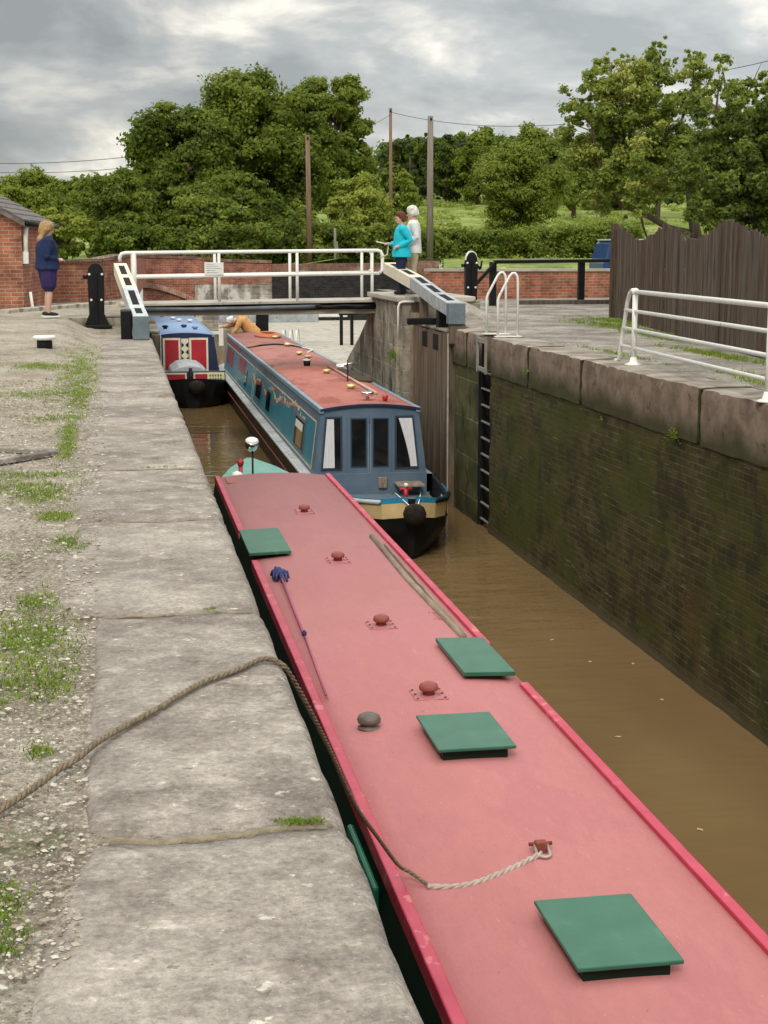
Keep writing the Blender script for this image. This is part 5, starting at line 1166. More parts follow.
b = MB(); z = camz(-.6, RW_, RT, RCB); b.bbox(-.66, -.38, 8.1, 8.6, z - .004, z + .008, .002); b.build('blanking_plate', M['ventred'], red)
# green bar along the cabin side (window hopper)
b = MB(); b.bbox(-.855, -.815, -4.86, -3.98, 1.02, 1.16, .018); b.box(-.83, -.77, -4.7, -4.66, 1.05, 1.09); b.box(-.83, -.77, -4.2, -4.16, 1.05, 1.09); b.build('grab_rail', mat('glossy green bar', (.01, .13, .075), (.015, .17, .10), 4, .25), red)
# stern: tiller, rear deck
b = MB(); b.tube([(0, -11.5, .3), (0, -11.5, 1.0), (0, -11.35, 1.18), (0, -10.4, 1.3)], .025, 10); b.build('tiller', M['brass'], red)
b = MB(); b.bbox(-.5, .5, -8.53, -8.505, .62, 1.15, .004); b.build('stern_door', M['crimson'], red)
# foredeck headlamp, horn
g = tag(empty('headlamp', (-.25, 9.35, .80), None, None)); g.parent = red
b = MB(); b.tube([(0.03, 0, 0), (.03, 0, .72)], .014, 8); b.build('stalk', M['blackpaint'], g)
b = MB(); b.lathe([(.0, -.11), (.05, -.095), (.088, -.04), (.10, .02), (.095, .05)], (0, 0, 0), 20); o = b.build('lamp_shell', M['chrome'], g, loc=(.02, -.02, .80), rot=(R(18), 0, 0))
b = MB(); b.lathe([(.096, .045), (.085, .07), (.05, .09), (.0, .098)], n=20); b.build('lens', M['white'], g, loc=(.02, -.02, .80), rot=(R(18), 0, 0))
b = MB(); b.tube([(-.14, 0, 0), (-.14, 0, .50)], .03, 8); b.lathe([(.0, .5), (.04, .5), (.05, .56), (.0, .6)], (-.14, 0, 0), 10); b.build('red_horn', M['red'], g)
b = MB(); b.lathe([(.05, .33), (.085, .36), (.07, .42), (.0, .45)], (-.20, -.15, 0), 12); b.build('white_fairlead', M['white'], g)
# loose things on the roof
zt = WZ + RT
b = MB(); b.tube([(0, 0, 0), (-.02, -2.2, .0), (.02, -4.4, .0)], [.030, .033, .031], 8); b.tube([(.05, -.5, .01), (.04, -4.2, .01)], [.010, .012], 6)
o = b.build('wooden_pole', M['greywood'], loc=(2.62, 16.03, zt + .045)); tag(o, 'long weathered grey wooden pole lying on the red boat roof', 'pole')
g = empty('mop', (1.43, 14.1, zt + .045), 'thin mop with a dark blue cloth head lying on the red boat roof', 'mop')
b = MB(); b.tube([(0, -.1, .03), (-.05, -2.3, .03)], .013, 8); b.tube([(-.05, -2.35, .03), (-.10, -4.0, .035)], .009, 8, 0); b.build('handle', mat('magenta handle', (.40, .06, .10), (.30, .06, .16), 4, .4), g)
b = MB()
for k in range(26):
    a = random.random() * 6.28; l = random.uniform(.06, .12); b.tube([(0, 0, .03), (math.cos(a) * l * .6, math.sin(a) * l * 1.4, .05 + random.random() * .02), (math.cos(a) * l * .7, math.sin(a) * l * 2, .005)], [.014, .016, .010], 5)
b.build('cloth_head', M['bluecloth'], g)
b = MB(); b.lathe([(.018, 0), (.022, .03), (.0, .05)], n=8); b.build('end_grip', M['bluecloth'], g, loc=(-.05, -2.33, .03))
# shackle
sx, sy = 2.04 - CX, 7.15 - 12; z = camz(sx, RW_, RT, RCB)
g = tag(empty('shackle', (sx, sy, z), None, None)); g.parent = red
b = MB(); q = [(math.cos(a) * .034, -.03 + math.sin(a) * .045, .012) for a in [math.pi + math.pi * k / 10 for k in range(11)]]; b.tube([(-.034, .03, .04)] + q + [(.034, .03, .04)], .009, 8); b.build('bow', mat('galvanised shackle', (.38, .30, .28), (.5, .42, .4), 10, .5, metal=.3), g)
b = MB(); b.bbox(-.03, .03, .0, .05, -.004, .06, .008); b.tube([(-.06, .03, .042), (.06, .03, .042)], .011, 8); b.build('eye', M['rust'], g)

# ---------- mooring rope: twisted strands
def rope(pts, r, m, name, lab, tw=26):
    P = [Vector(p) for p in pts]; o0 = P[0].copy()
    # catmull-rom resample
    Q = []
    for i in range(len(P) - 1):
        p0, p1, p2, p3 = P[max(0, i - 1)], P[i], P[i + 1], P[min(len(P) - 1, i + 2)]; n = max(6, int((p2 - p1).length / .012))
        for k in range(n):
            t = k / n; Q.append(.5 * ((2 * p1) + (p2 - p0) * t + (2 * p0 - 5 * p1 + 4 * p2 - p3) * t * t + (3 * p1 - p0 - 3 * p2 + p3) * t ** 3))
    Q.append(P[-1]); b = MB(); s_ = 0; strands = [[], [], []]
    for i, q in enumerate(Q):
        d = (Q[min(i + 1, len(Q) - 1)] - Q[max(0, i - 1)]).normalized(); u = d.cross(Vector((0, 0, 1))).normalized(); w = u.cross(d)
        if i: s_ += (q - Q[i - 1]).length
        for k in range(3):
            a = s_ / r * .75 + k * 2.094; strands[k].append(q - o0 + (u * math.cos(a) + w * math.sin(a)) * r * .5)
    for st in strands: b.tube(st, r * .56, 6)
    o = b.build(name, m, loc=tuple(o0), recalc=False)
    return o
rr_ = .0102
rp_pts = [(-.62, 3.45, .012), (-.45, 3.72, .014), (-.34, 3.91, .014), (-.27, 4.06, .012), (-.2, 4.2, .016), (-.15, 4.28, .02), (-.10, 4.39, .026), (-.03, 4.54, .018), (.10, 4.76, .016), (.23, 4.99, .016), (.36, 5.14, .015), (.47, 5.26, .020), (.525, 5.24, .008), (.575, 5.28, -.06)]
end = Vector((1.30, 7.3, zt + .075))
rp_pts += [(.74, 5.62, -.42), (.92, 6.1, -.85), (1.10, 6.58, -1.20), (1.26, 6.93, -1.49), (1.33, 6.98, -1.555), (1.42, 6.90, zt + .045)]
rg_ = rope(rp_pts, rr_, M['rope'], 'mooring_rope', '')
tag(rg_, 'brown mooring rope running over the stone slabs and down to the red boat', 'rope')
o = rope([(1.40, 6.905, zt + .047), (1.52, 6.87, zt + .052), (1.64, 6.88, zt + .062), (1.80, 6.97, zt + .068), (1.95, 7.07, zt + .078), (2.03, 7.12, zt + .085)], .017, M['ropelight'], 'rope_splice', '')
o.parent = rg_; o.location = Vector((1.40, 6.905, zt + .047)) - Vector(rp_pts[0])

# ---------- helper for panel on a cabin side (left side, sgn=-1)
def sidepanel(mb, sgn, y0, y1, z0, z1, wt, wb, zb, zt_, off, mi=None, th=.006):
    def X(z): return sgn * (wb + (wt - wb) * (z - zb) / (zt_ - zb) + off)
    s_ = th * sgn
    vs = [(X(z0), y0, z0), (X(z0), y1, z0), (X(z1), y1, z1), (X(z1), y0, z1)]
    vs += [(x + s_, y, z) for x, y, z in vs]
    mb.add(vs, [(3, 2, 1, 0), (4, 5, 6, 7), (0, 1, 5, 4), (1, 2, 6, 5), (2, 3, 7, 6), (3, 0, 4, 7)], mi)

# ---------- BLUE BOAT (bow near)
bb = empty('narrowboat', (3.99, 34.3, WZ), 'teal narrowboat with salmon roof and slate blue glazed front doors', 'narrowboat', rz=R(-.15))
sts2 = [(-13.55, .05, .03, .86), (-13.3, .38, .2, .80), (-12.9, .62, .38, .76), (-12.0, .84, .66, .68), (-11.0, .95, .86, .65), (-10.1, 1.0, 1.0, .66), (-9.86, 1.05, 1.0, .66), (0, 1.05, 1.0, .66), (11, 1.05, 1.0, .68), (13.4, 1.0, .9, .72), (14.0, .8, .6, .74), (14.2, .5, .4, .75)]
prof_hull(sts2).build('hull', M['hull'], bb)
deck(sts2, -9.86, 14.2, .004).build('side_deck', M['gunwale'], bb, recalc=False)
deck(sts2, -13.3, -9.85, -.30, .06).build('foredeck', M['beamdark'], bb, recalc=False)
b = MB(); b.bbox(-.93, .93, -9.93, -9.86, .36, .70, .004); b.build('lower_bulkhead', M['slate'], bb)
# gunwale strake along both sides
for sg_ in (-1, 1):
    b = MB(); b.tube([(sg_ * (hw + .012), y, zg - .02) for (y, hw, hb, zg) in sts2[1:]], .035, 8); b.build('gunwale', M['gunwale'] if sg_ < 0 else M['hull'], bb, recalc=False)
    b = MB(); b.tube([(sg_ * (hw * .99 + .008), y, zg * .5) for (y, hw, hb, zg) in sts2[3:]], .014, 6); b.build('rubbing_strake', M['rust'], bb, recalc=False)
m0, m1 = MB(), MB(); BT, BC, BW, BB = 1.73, .075, .795, .93
cabin((m0, m1), -9.9, 12.3, BW, BB, .66, BT, BC)
m0.build('cabin', M['slate'], bb); m1.build('roof', M['salmon'], bb)
for sg_ in (-1, 1):
    b = MB(); b.bbox(*sorted((sg_ * (BW - .045), sg_ * (BW + .03))), -9.93, 12.32, BT - .05, BT + .035, .01); b.build('roof_rail', M['trimblue'], bb)
# left side coachwork (world -x)
a_ = (BW, BB, .66, BT)
def SP(y0, y1, z0, z1, off, m, name, sgn=-1):
    mb = MB(); sidepanel(mb, sgn, y0, y1, z0, z1, *a_, off); return mb.build(name, m, bb)
line = mat('cream coach line', (.50, .47, .34), (.6, .56, .42), 6, .5)
for (y0, y1, m_) in ((-9.6, 1.9, M['teal']), (2.2, 11.9, M['teal'])):
    SP(y0, y1, .76, 1.50, .002, m_, 'side_panel')
    for (ya, yb, za, zb) in ((y0, y1, 1.50, 1.525), (y0, y1, .735, .76), (y0, y0 + .04, .76, 1.5), (y1 - .04, y1, .76, 1.5)): SP(ya, yb, za, zb, .010, line, 'coach_line')
SP(9.0, 11.2, 1.0, 1.46, .011, M['maroon'], 'maroon_panel'); SP(4.6, 6.8, 1.12, 1.48, .011, M['maroon'], 'maroon_panel'); SP(6.9, 11.6, 1.56, 1.68, .006, M['maroon'], 'maroon_band')
# faded scrollwork, ribbon shapes
rs = random.Random(9)
for nm_, mm_, sets in (('scrollwork', mat('faded gold scroll', (.62, .52, .30), (.60, .42, .34), 5, .5), ((-1.2, 2.3, 1.27), (-8.2, -4.4, 1.45), (-4.4, -1.5, 1.34))), ('ribbon', mat('faded rose ribbon', (.34, .09, .13), (.45, .18, .2), 5, .5), ((-3.5, 4.0, 1.2), (-7.0, -3.0, 1.4)))):
    mb = MB()
    for (ya, yb, zc_) in sets:
        for k in range(13):
            t = k / 12; yc = ya + (yb - ya) * t; z = zc_ + .07 * math.sin(t * 9 + ya); h_ = rs.uniform(.02, .06)
            sidepanel(mb, -1, yc, yc + rs.uniform(.12, .34), z - h_, z + h_, *a_, .013 if nm_ == 'ribbon' else .017, th=.002)
    mb.build(nm_, mm_, bb)
# windows on the left side
for (y0, y1, z0, z1, cur) in ((-8.2, -6.9, .86, 1.34, True), (.1, 1.2, .95, 1.38, False), (-2.2, -1.4, .9, 1.3, False), (4.0, 4.4, .9, 1.3, False)):
    f_ = SP(y0 - .06, y1 + .06, z0 - .05, z1 + .05, .014, M['beamdark'] if cur else M['teal'], 'window_frame')
    mb = MB(); sidepanel(mb, -1, y0, y1, z0, z1, *a_, .022); mb.build('pane', M['glass'], f_)
    if cur:
        mb = MB(); sidepanel(mb, -1, y0 + .15, y1 - .35, z0 + .02, z0 + .36, *a_, .030, th=.002); mb.build('blind', mat('tan blind', (.22, .15, .07), (.28, .2, .1), 6, .8), f_)
        mb = MB(); sidepanel(mb, -1, y0 + .15, y1 - .1, z1 - .17, z1 - .04, *a_, .032, th=.002); mb.build('painted_sky', M['white'], f_)  # white strip painted over the glass for the sky showing in it
# front bulkhead: door and windows
yf = -9.905
def front(x0, x1, z0, z1, off, m, name, parent=None, xt=None):
    xt0, xt1 = (x0, x1) if xt is None else xt
    mb = MB(); mb.hexa([(x0, yf - off - .01, z0), (x1, yf - off - .01, z0), (x0, yf - off + .002, z0), (x1, yf - off + .002, z0), (xt0, yf - off - .01, z1), (xt1, yf - off - .01, z1), (xt0, yf - off + .002, z1), (xt1, yf - off + .002, z1)])
    return mb.build(name, m, parent or bb)
b = MB(); n = 16; q = [(-BW - .02, BT - .05)] + [((BW + .02) * (-1 + 2 * k / n), BT + BC * (1 - (-1 + 2 * k / n) ** 2) + .028) for k in range(n + 1)] + [(BW + .02, BT - .05)] + [((BW + .02) * (1 - 2 * k / n), BT - .055 + BC * (1 - (1 - 2 * k / n) ** 2)) for k in range(n + 1)]
b = MB()
for k in range(n):
    t0, t1 = -1 + 2 * k / n, -1 + 2 * (k + 1) / n; z0, z1 = BT + BC * (1 - t0 * t0), BT + BC * (1 - t1 * t1); x0, x1 = (BW + .02) * t0, (BW + .02) * t1
    b.hexa([(x0, yf - .04, z0 - .012), (x1, yf - .04, z1 - .012), (x0, yf + .0, z0 - .012), (x1, yf + .0, z1 - .012), (x0, yf - .04, z0 + .024), (x1, yf - .04, z1 + .024), (x0, yf + .0, z0 + .024), (x1, yf + .0, z1 + .024)])
b.build('roof_trim', M['navy'], bb)
frm = mat('dark blue frame', (.025, .045, .075), (.04, .06, .09), 4, .4)
for (x0, x1, xt) in ((-.81, -.46, (-.73, -.46)), (.40, .80, (.40, .71))):
    f_ = front(x0, x1, .76, 1.63, .004, frm, 'window_frame', xt=xt)
    w = front(x0 + .03, x1 - .03, .79, 1.60, .012, M['glass'], 'pane', f_, (xt[0] + .03, xt[1] - .03))
    # curtain, gathered near the outer edge
    s_ = -1 if x0 < 0 else 1; mb = MB(); vs = []; fs = []
    for j in range(9):
        z = .80 + .79 * j / 8
        for i in range(13):
            u = i / 12
            if s_ < 0: xa, xb = -.775 + .07 * j / 8, -.585 - .01 * j / 8
            else: xa, xb = (.745 - .30 * j / 8 * 1.0), (.77 - .09 * j / 8)
            if s_ > 0: xa = .66 - .20 * (j / 8) ** 1.3
            x = xa + (xb - xa) * u; vs.append((x, yf - .030 - .006 * math.sin(u * 22), z))
    for j in range(8):
        for i in range(12): fs.append((j * 13 + i, j * 13 + i + 1, (j + 1) * 13 + i + 1, (j + 1) * 13 + i))
    mb.add(vs, fs, 0, True); mb.build('curtain', M['curtain'], f_, recalc=False)
for sg_ in (-1, 1):
    x0, x1 = (-.37, -.02) if sg_ < 0 else (-.01, .34)
    d_ = front(x0, x1, .50, 1.63, .006, M['slate'], 'door')
    front(x0 + .045, x1 - .04, .80, 1.60, .016, frm, 'window_frame', d_); front(x0 + .065, x1 - .06, .825, 1.58, .024, M['glass'], 'pane', d_)
    front(x0 + .05, x1 - .05, .54, .58, .014, M['beamdark'], 'rail', d_)
    front((x1 - .015) if sg_ < 0 else x0 + .005, (x1 - .003) if sg_ < 0 else x0 + .017, .7, 1.5, .018, M['trimblue'], 'edge_strip', d_)
# bow panels: blue strip + sand panel both sides above the hull
for sg_ in (-1, 1):
    for (nm, m_, zo0, zo1, off) in (('bow_panel', M['sand'], -.26, -.05, .010), ('bow_strip', M['skyblue'], -.05, .03, .012)):
        mb = MB(); q = sts2[0:5]; vs = []; fs = []
        for (y, hw, hb, zg) in q:
            k0 = max(0, -zo0 - .0) / zg * .25; f0 = hw + (hb - hw) * 0.06 * (abs(zo0) / .3); vs += [(sg_ * (f0 * .985 + off), y - .01, zg + zo0), (sg_ * (hw + off), y - .01, zg + zo1)]
        for i in range(len(q) - 1): fs.append((i * 2, i * 2 + 1, i * 2 + 3, i * 2 + 2))
        n0 = len(vs); vs += [(x - sg_ * .008, y + .004, z) for x, y, z in vs]; fs += [tuple(k + n0 for k in f)[::-1] for f in list(fs)]
        mb.add(vs, fs); mb.build(nm, m_, bb, recalc=False)
b = MB(); b.lathe([(.0, -.15), (.08, -.13), (.15, -.05), (.165, .03), (.13, .12), (.06, .16), (.0, .165)], n=20); b.build('rope_fender', M['fender'], bb, loc=(0, -13.78, .66))
b = MB()
for sg_ in (-1, 1): b.tube([(sg_ * .05, -13.75, .78), (sg_ * .18, -13.3, .90), (sg_ * .22, -13.1, .86)], .010, 6)
b.build('fender_chain', M['chrome'], bb)
b = MB(); b.tube([(0, -13.1, .7), (0, -13.1, .96)], .035, 10); b.tube([(-.09, -13.1, .93), (.09, -13.1, .93)], .02, 8); b.build('tee_stud', M['red'], bb)
b = MB(); b.lathe([(.0, 0), (.03, 0), (.03, .05), (.0, .06)], n=10); b.build('stud_cap', M['white'], bb, loc=(0, -13.12, .96))
b = MB(); b.bbox(.12, .26, -9.99, -9.94, .46, .64, .01); b.bbox(.38, .82, -10.35, -9.94, .52, .56, .01); b.build('locker_lid', M['greywood'], bb)
# roof items
def bz(x): return camz(x, BW, BT, BC) - .004
BV = [((4.26, 42.87), 0), ((4.24, 39.39), 0), ((4.17, 36.08), 0), ((4.22, 34.77), 0), ((4.1, 30.61), 0), ((4.08, 27.11), 0)]
for (q, _) in BV:
    x, y = q[0] - 3.99, q[1] - 34.3
    b = MB(); b.lathe([(.05, 0), (.05, .03), (.085, .04), (.09, .06), (.07, .085), (.0, .095)], (x, y, bz(x)), 16); b.build('mushroom_vent', M['brass'], bb)
x = -.04; b = MB(); b.lathe([(.07, 0), (.075, .11)], (x, -1.6, bz(x)), 14, 0); b.lathe([(.09, .11), (.09, .14), (.0, .16)], (x, -1.6, bz(x)), 14, 1)
b.build('chimney', [M['blackpaint'], M['white']], bb)
b = MB(); b.tube([(-BW + .03, 5.4, BT + .02), (-.4, 5.5, bz(-.4) + .02), (0, 5.6, bz(0) + .02), (.4, 5.3, bz(.4) + .02), (.75, 4.6, BT + .03)], .03, 8); b.build('cable', M['blackpaint'], bb)
# things lying loose on the blue boat's roof
zb2 = WZ + BT + BC
b = MB()
for k in range(4):
    b.tube([(math.cos(a) * (.34 - .03 * k), math.sin(a) * (1.0 - .1 * k), -.0 + .018 * k + .03) for a in [2 * math.pi * j / 20 for j in range(21)]], .035, 6)
o = b.build('hose_coil', M['orange'], loc=(4.20, 44.0, zb2 + .01)); tag(o, 'coil of orange hose on the far end of the salmon roof', 'hose')
g = empty('boat_pole', (4.42, 29.3, zb2 + .0), 'pale wooden boat pole lying along the salmon roof', 'pole')
b = MB(); b.tube([(-.05, 3.1, .03), (-.07, -3.2, .03)], .028, 8); b.build('shaft', mat('peach pole', (.50, .33, .27), (.6, .42, .35), 6, .6), g)
b = MB(); b.bbox(-.16, .14, -1.3, 1.5, 0, .03, .005); o = b.build('gang_plank', M['gatedark'], loc=(4.62, 30.3, zb2 - .02), rot=(0, R(6), 0)); tag(o, 'dark brown gang plank beside the pole on the salmon roof', 'plank')
b = MB(); b.tube([(0, 0, 0), (.05, -1.5, .01), (.35, -3.2, .0), (.1, -4.2, .0)], .02, 6); o = b.build('white_line', M['white'], loc=(4.42, 41.5, zb2 - .01)); tag(o, 'thin white line trailing across the salmon roof', 'rope')
g = tag(empty('aerial', (.26, -5.6, bz(.26)), None, None)); g.parent = bb
b = MB(); b.tube([(0, 0, 0), (0, 0, .42)], .012, 6); b.build('mast', M['blackpaint'], g)
b = MB(); b.tube([(-.22, 0, .30), (.22, .1, .34)], .03, 8); b.lathe([(.0, .27), (.12, .285), (.13, .30), (.0, .31)], (-.12, 0, 0), 14); b.build('dish', M['chrome'], g)
g = tag(empty('headlamp', (.05, -9.3, bz(.05)), None, None)); g.parent = bb
b = MB(); b.lathe([(.03, 0), (.03, .07), (.10, .085), (.11, .13), (.10, .15), (.07, .152)], n=20); b.build('lamp_shell', M['chrome'], g)
b = MB(); b.lathe([(.07, .153), (.04, .165), (.0, .168)], n=16); b.build('lens', M['slate'], g)
b = MB(); b.lathe([(.03, 0), (.045, .05), (.055, .10), (.0, .11)], (.28, -.1, 0), 12); b.build('horn', M['red'], bb, loc=(.05, -9.3, bz(.3)))

# ---------- FAR BOAT
fbt = empty('narrowboat', (1.95, 54, WZ), 'farthest narrowboat with blue roof and red front doors beside the left gate', 'narrowboat')
sts3 = [(-12.0, .25, .15, .80), (-11.8, .60, .45, .76), (-11.3, .90, .75, .70), (-10.5, 1.04, .98, .66), (6, 1.04, 1.0, .66), (8.4, .7, .5, .7)]
prof_hull(sts3).build('hull', M['hull'], fbt)
deck(sts3, -12.0, 8.4, .004).build('deck', M['navy'], fbt, recalc=False)
m0, m1 = MB(), MB(); FT, FC, FW, FB_ = 1.73, .07, .85, 1.0
cabin((m0, m1), -7.6, 6.4, FW, FB_, .66, FT, FC); m0.build('cabin', M['navy'], fbt); m1.build('roof', M['bluetop'], fbt)
for sg_ in (-1, 1):
    b = MB(); b.bbox(*sorted((sg_ * (FW - .05), sg_ * (FW + .03))), -7.65, 6.42, FT - .05, FT + .03, .01); b.build('roof_rail', M['trimblue'], fbt)
yf3 = -7.61
def fr3(x0, x1, z0, z1, off, m, name, parent=None, sh=0):
    mb = MB(); mb.hexa([(x0, yf3 - off - .012, z0), (x1, yf3 - off - .012, z0), (x0, yf3 - off + .002, z0), (x1, yf3 - off + .002, z0), (x0 - sh, yf3 - off - .012, z1), (x1 - sh, yf3 - off - .012, z1), (x0 - sh, yf3 - off + .002, z1), (x1 - sh, yf3 - off + .002, z1)]); return mb.build(name, m, parent or fbt)
for (x0, x1, sh) in ((-.66, -.14, 0), (.12, .68, .06)):
    d_ = fr3(x0, x1, .66, 1.66, .004, M['cream'], 'door'); fr3(x0 + .06, x1 - .06, .72, 1.60, .018, M['red'], 'panel', d_)
b = MB(); fr3(-.12, .10, .66, 1.64, .006, M['cream'], 'centre_post')
b = MB()
for k in range(4):
    for sg_ in (-1, 1):
        z = .82 + k * .21; b.prism([(-.01 + sg_ * .10, z - .08), (-.01 + sg_ * .10, z + .08), (-.01 + sg_ * .02, z)], 'y', yf3 - .030, yf3 - .020)
b.build('diamond_pattern', M['black'], fbt)
mb = MB(); sidepanel(mb, 1, -7.3, -5.2, .78, 1.55, FW, FB_, .66, FT, .004); sp = mb.build('side_panel', M['cream'], fbt)
mb = MB(); sidepanel(mb, 1, -7.15, -5.35, .84, 1.48, FW, FB_, .66, FT, .012); mb.build('red_panel', M['red'], sp)
mb = MB(); sidepanel(mb, 1, -4.9, 5.5, .78, 1.55, FW, FB_, .66, FT, .004); mb.build('side_panel', M['navy'], fbt)
# fore cover (grey), front breast panels
b = MB(); b.prism([(-.55, .66), (-.50, .86), (-.30, 1.0), (0, 1.05), (.30, 1.0), (.50, .86), (.55, .66)], 'y', -10.4, -7.7); b.build('fore_cover', M['gunwale'], fbt, bevel=.03)
b = MB(); b.bbox(-.98, .98, -10.62, -10.5, .56, .9, .02); br = b.build('breast_board', M['navy'], fbt)
for (x0, x1) in ((-.80, -.10), (.08, .95)):
    b = MB(); b.box(x0, x1, -10.645, -10.622, .60, .86); p_ = b.build('panel_border', M['cream'], fbt)
    b = MB(); b.box(x0 + .05, x1 - .05 if x0 < 0 else .47, -10.66, -10.646, .64, .82); b.build('red_panel', M['red'], p_)
b = MB(); b.box(.50, .92, -10.66, -10.646, .62, .84); ny = b.build('number_patch', M['yellow'], fbt)
b = MB()
for j in range(2):
    for k in range(5): b.box(.53 + k * .074, .575 + k * .074, -10.668, -10.661, .65 + j * .1, .71 + j * .1)
b.build('number_marks', M['beamdark'], ny)
b = MB(); b.tube([(0, -10.8, .3), (0, -10.8, 1.0)], .05, 8); b.build('stem_post', M['hull'], fbt)
b = MB(); b.lathe([(.0, -.2), (.16, -.15), (.24, 0), (.18, .14), (.0, .2)], n=18); b.build('rope_fender', M['fender'], fbt, loc=(.1, -12.1, .58))
for (x, y, m_) in ((-.35, 3.5, 'white'), (-.05, 1.0, 'white'), (.45, -1, 'white'), (-.5, -5.0, 'blackpaint'), (.1, -4.6, 'navy'), (.1, -.5, 'white'), (.4, -5.6, 'trimblue')):
    b = MB(); b.lathe([(.06, 0), (.06, .05), (.10, .06), (.09, .11), (.0, .13)], (x, y, FT + FC * .9), 12); b.build('mushroom_vent', M[m_], fbt)

rl = random.Random(21)
for k, (px, py) in enumerate(((590, 662), (633, 664), (552, 640), (618, 737), (662, 700), (528, 560), (700, 830))):
    t_ = (WZ - CAMH); d_ = _F + _R * ((px - 384) / FPX) + _U * ((512 - py) / FPX); q = d_ * (t_ / d_.z)
    b = MB(); a = rl.random() * 6.28; l = .035; b.add([(math.cos(a + u) * l * rr2, math.sin(a + u) * l * rr2, .004 + .004 * (j % 2)) for j, (u, rr2) in enumerate(((0, 1), (.9, .55), (1.9, .6), (3.14, 1), (4.2, .6), (5.3, .5)))], [(0, 1, 2, 3, 4, 5)])
    o = b.build('floating_leaf', M['leaffloat'], loc=(q.x, q.y, WZ)); tag(o, 'tiny pale leaf floating on the open brown water', 'leaf', 'leaves floating on the water')

# ================================================================ PEOPLE
def ring_chain(bm, chain, n=14):
    """chain [(point, ra, rb)] closed elliptical loft; ra = sideways (local y), rb = front/back"""
    P = [Vector(c[0]) for c in chain]; prev = None; rows = []
    for i, p in enumerate(P):
        d = (P[min(i + 1, len(P) - 1)] - P[max(0, i - 1)]).normalized()
        ref = Vector((0, 1, 0)); u = ref - d * ref.dot(d)
        if u.length < .2: u = Vector((1, 0, 0)) - d * d.x
        u.normalize(); w = d.cross(u)
        rows.append([bm.verts.new(p + u * math.cos(2 * math.pi * k / n) * chain[i][1] + w * math.sin(2 * math.pi * k / n) * chain[i][2]) for k in range(n)])
    for i in range(len(rows) - 1):
        for k in range(n): bm.faces.new((rows[i][k], rows[i][(k + 1) % n], rows[i + 1][(k + 1) % n], rows[i + 1][k]))
    bm.faces.new(rows[0][::-1]); bm.faces.new(rows[-1])
def limb(bm, pts, rads, n=12):
    """rounded-ended tapered limb"""
    P = [Vector(p) for p in pts]; ch = []
    d0 = (P[0] - P[1]).normalized(); ch.append((P[0] + d0 * rads[0] * .8, rads[0] * .45, rads[0] * .45))
    for p, r_ in zip(P, rads): ch.append((p, r_, r_))
    d1 = (P[-1] - P[-2]).normalized(); ch.append((P[-1] + d1 * rads[-1] * .8, rads[-1] * .45, rads[-1] * .45))
    ring_chain(bm, ch, n)
def fuse(bm, name, m, parent, vox=.012, smooth_it=4):
    me = bpy.data.meshes.new(name); bmesh.ops.recalc_face_normals(bm, faces=bm.faces[:]); bm.to_mesh(me); bm.free(); me.materials.append(m)
    o = bpy.data.objects.new(name, me); C.objects.link(o)
    rm = o.modifiers.new('r', 'REMESH'); rm.mode = 'VOXEL'; rm.voxel_size = vox; rm.use_smooth_shade = True
    s_ = o.modifiers.new('s', 'SMOOTH'); s_.iterations = smooth_it; s_.factor = .5
    dg = bpy.context.evaluated_depsgraph_get(); dg.update(); ev = o.evaluated_get(dg); me2 = bpy.data.meshes.new_from_object(ev)
    o.modifiers.clear(); o.data = me2; me2.name = name
    if not me2.materials: me2.materials.append(m)
    o.parent = parent; return o
def hand(bm, wrist, dirv, palmn, s=1.0, curl=.5):
    """palm + four fingers + thumb"""
    w = Vector(wrist); d = Vector(dirv).normalized(); n_ = Vector(palmn); n_ = (n_ - d * n_.dot(d)).normalized(); sd = d.cross(n_)
    limb(bm, [w, w + d * .045 * s, w + d * .085 * s], [.026 * s, .036 * s, .032 * s], 10)
    for k, (off, l) in enumerate(((-.030, .070), (-.010, .080), (.011, .074), (.030, .058))):
        b0 = w + d * .08 * s + sd * off * s; b1 = b0 + (d * math.cos(curl * .6) + n_ * math.sin(curl * .6)) * l * .5 * s; b2_ = b1 + (d * math.cos(curl * 1.6) + n_ * math.sin(curl * 1.6)) * l * .5 * s
        limb(bm, [b0, b1, b2_], [.0095 * s, .009 * s, .0075 * s], 8)
    t0 = w + d * .03 * s - sd * .028 * s; t1 = t0 + (d * .6 - sd * .7 + n_ * .3).normalized() * .04 * s; limb(bm, [t0, t1, t1 + (d * .9 + n_ * .4).normalized() * .03 * s], [.012 * s, .011 * s, .009 * s], 8)

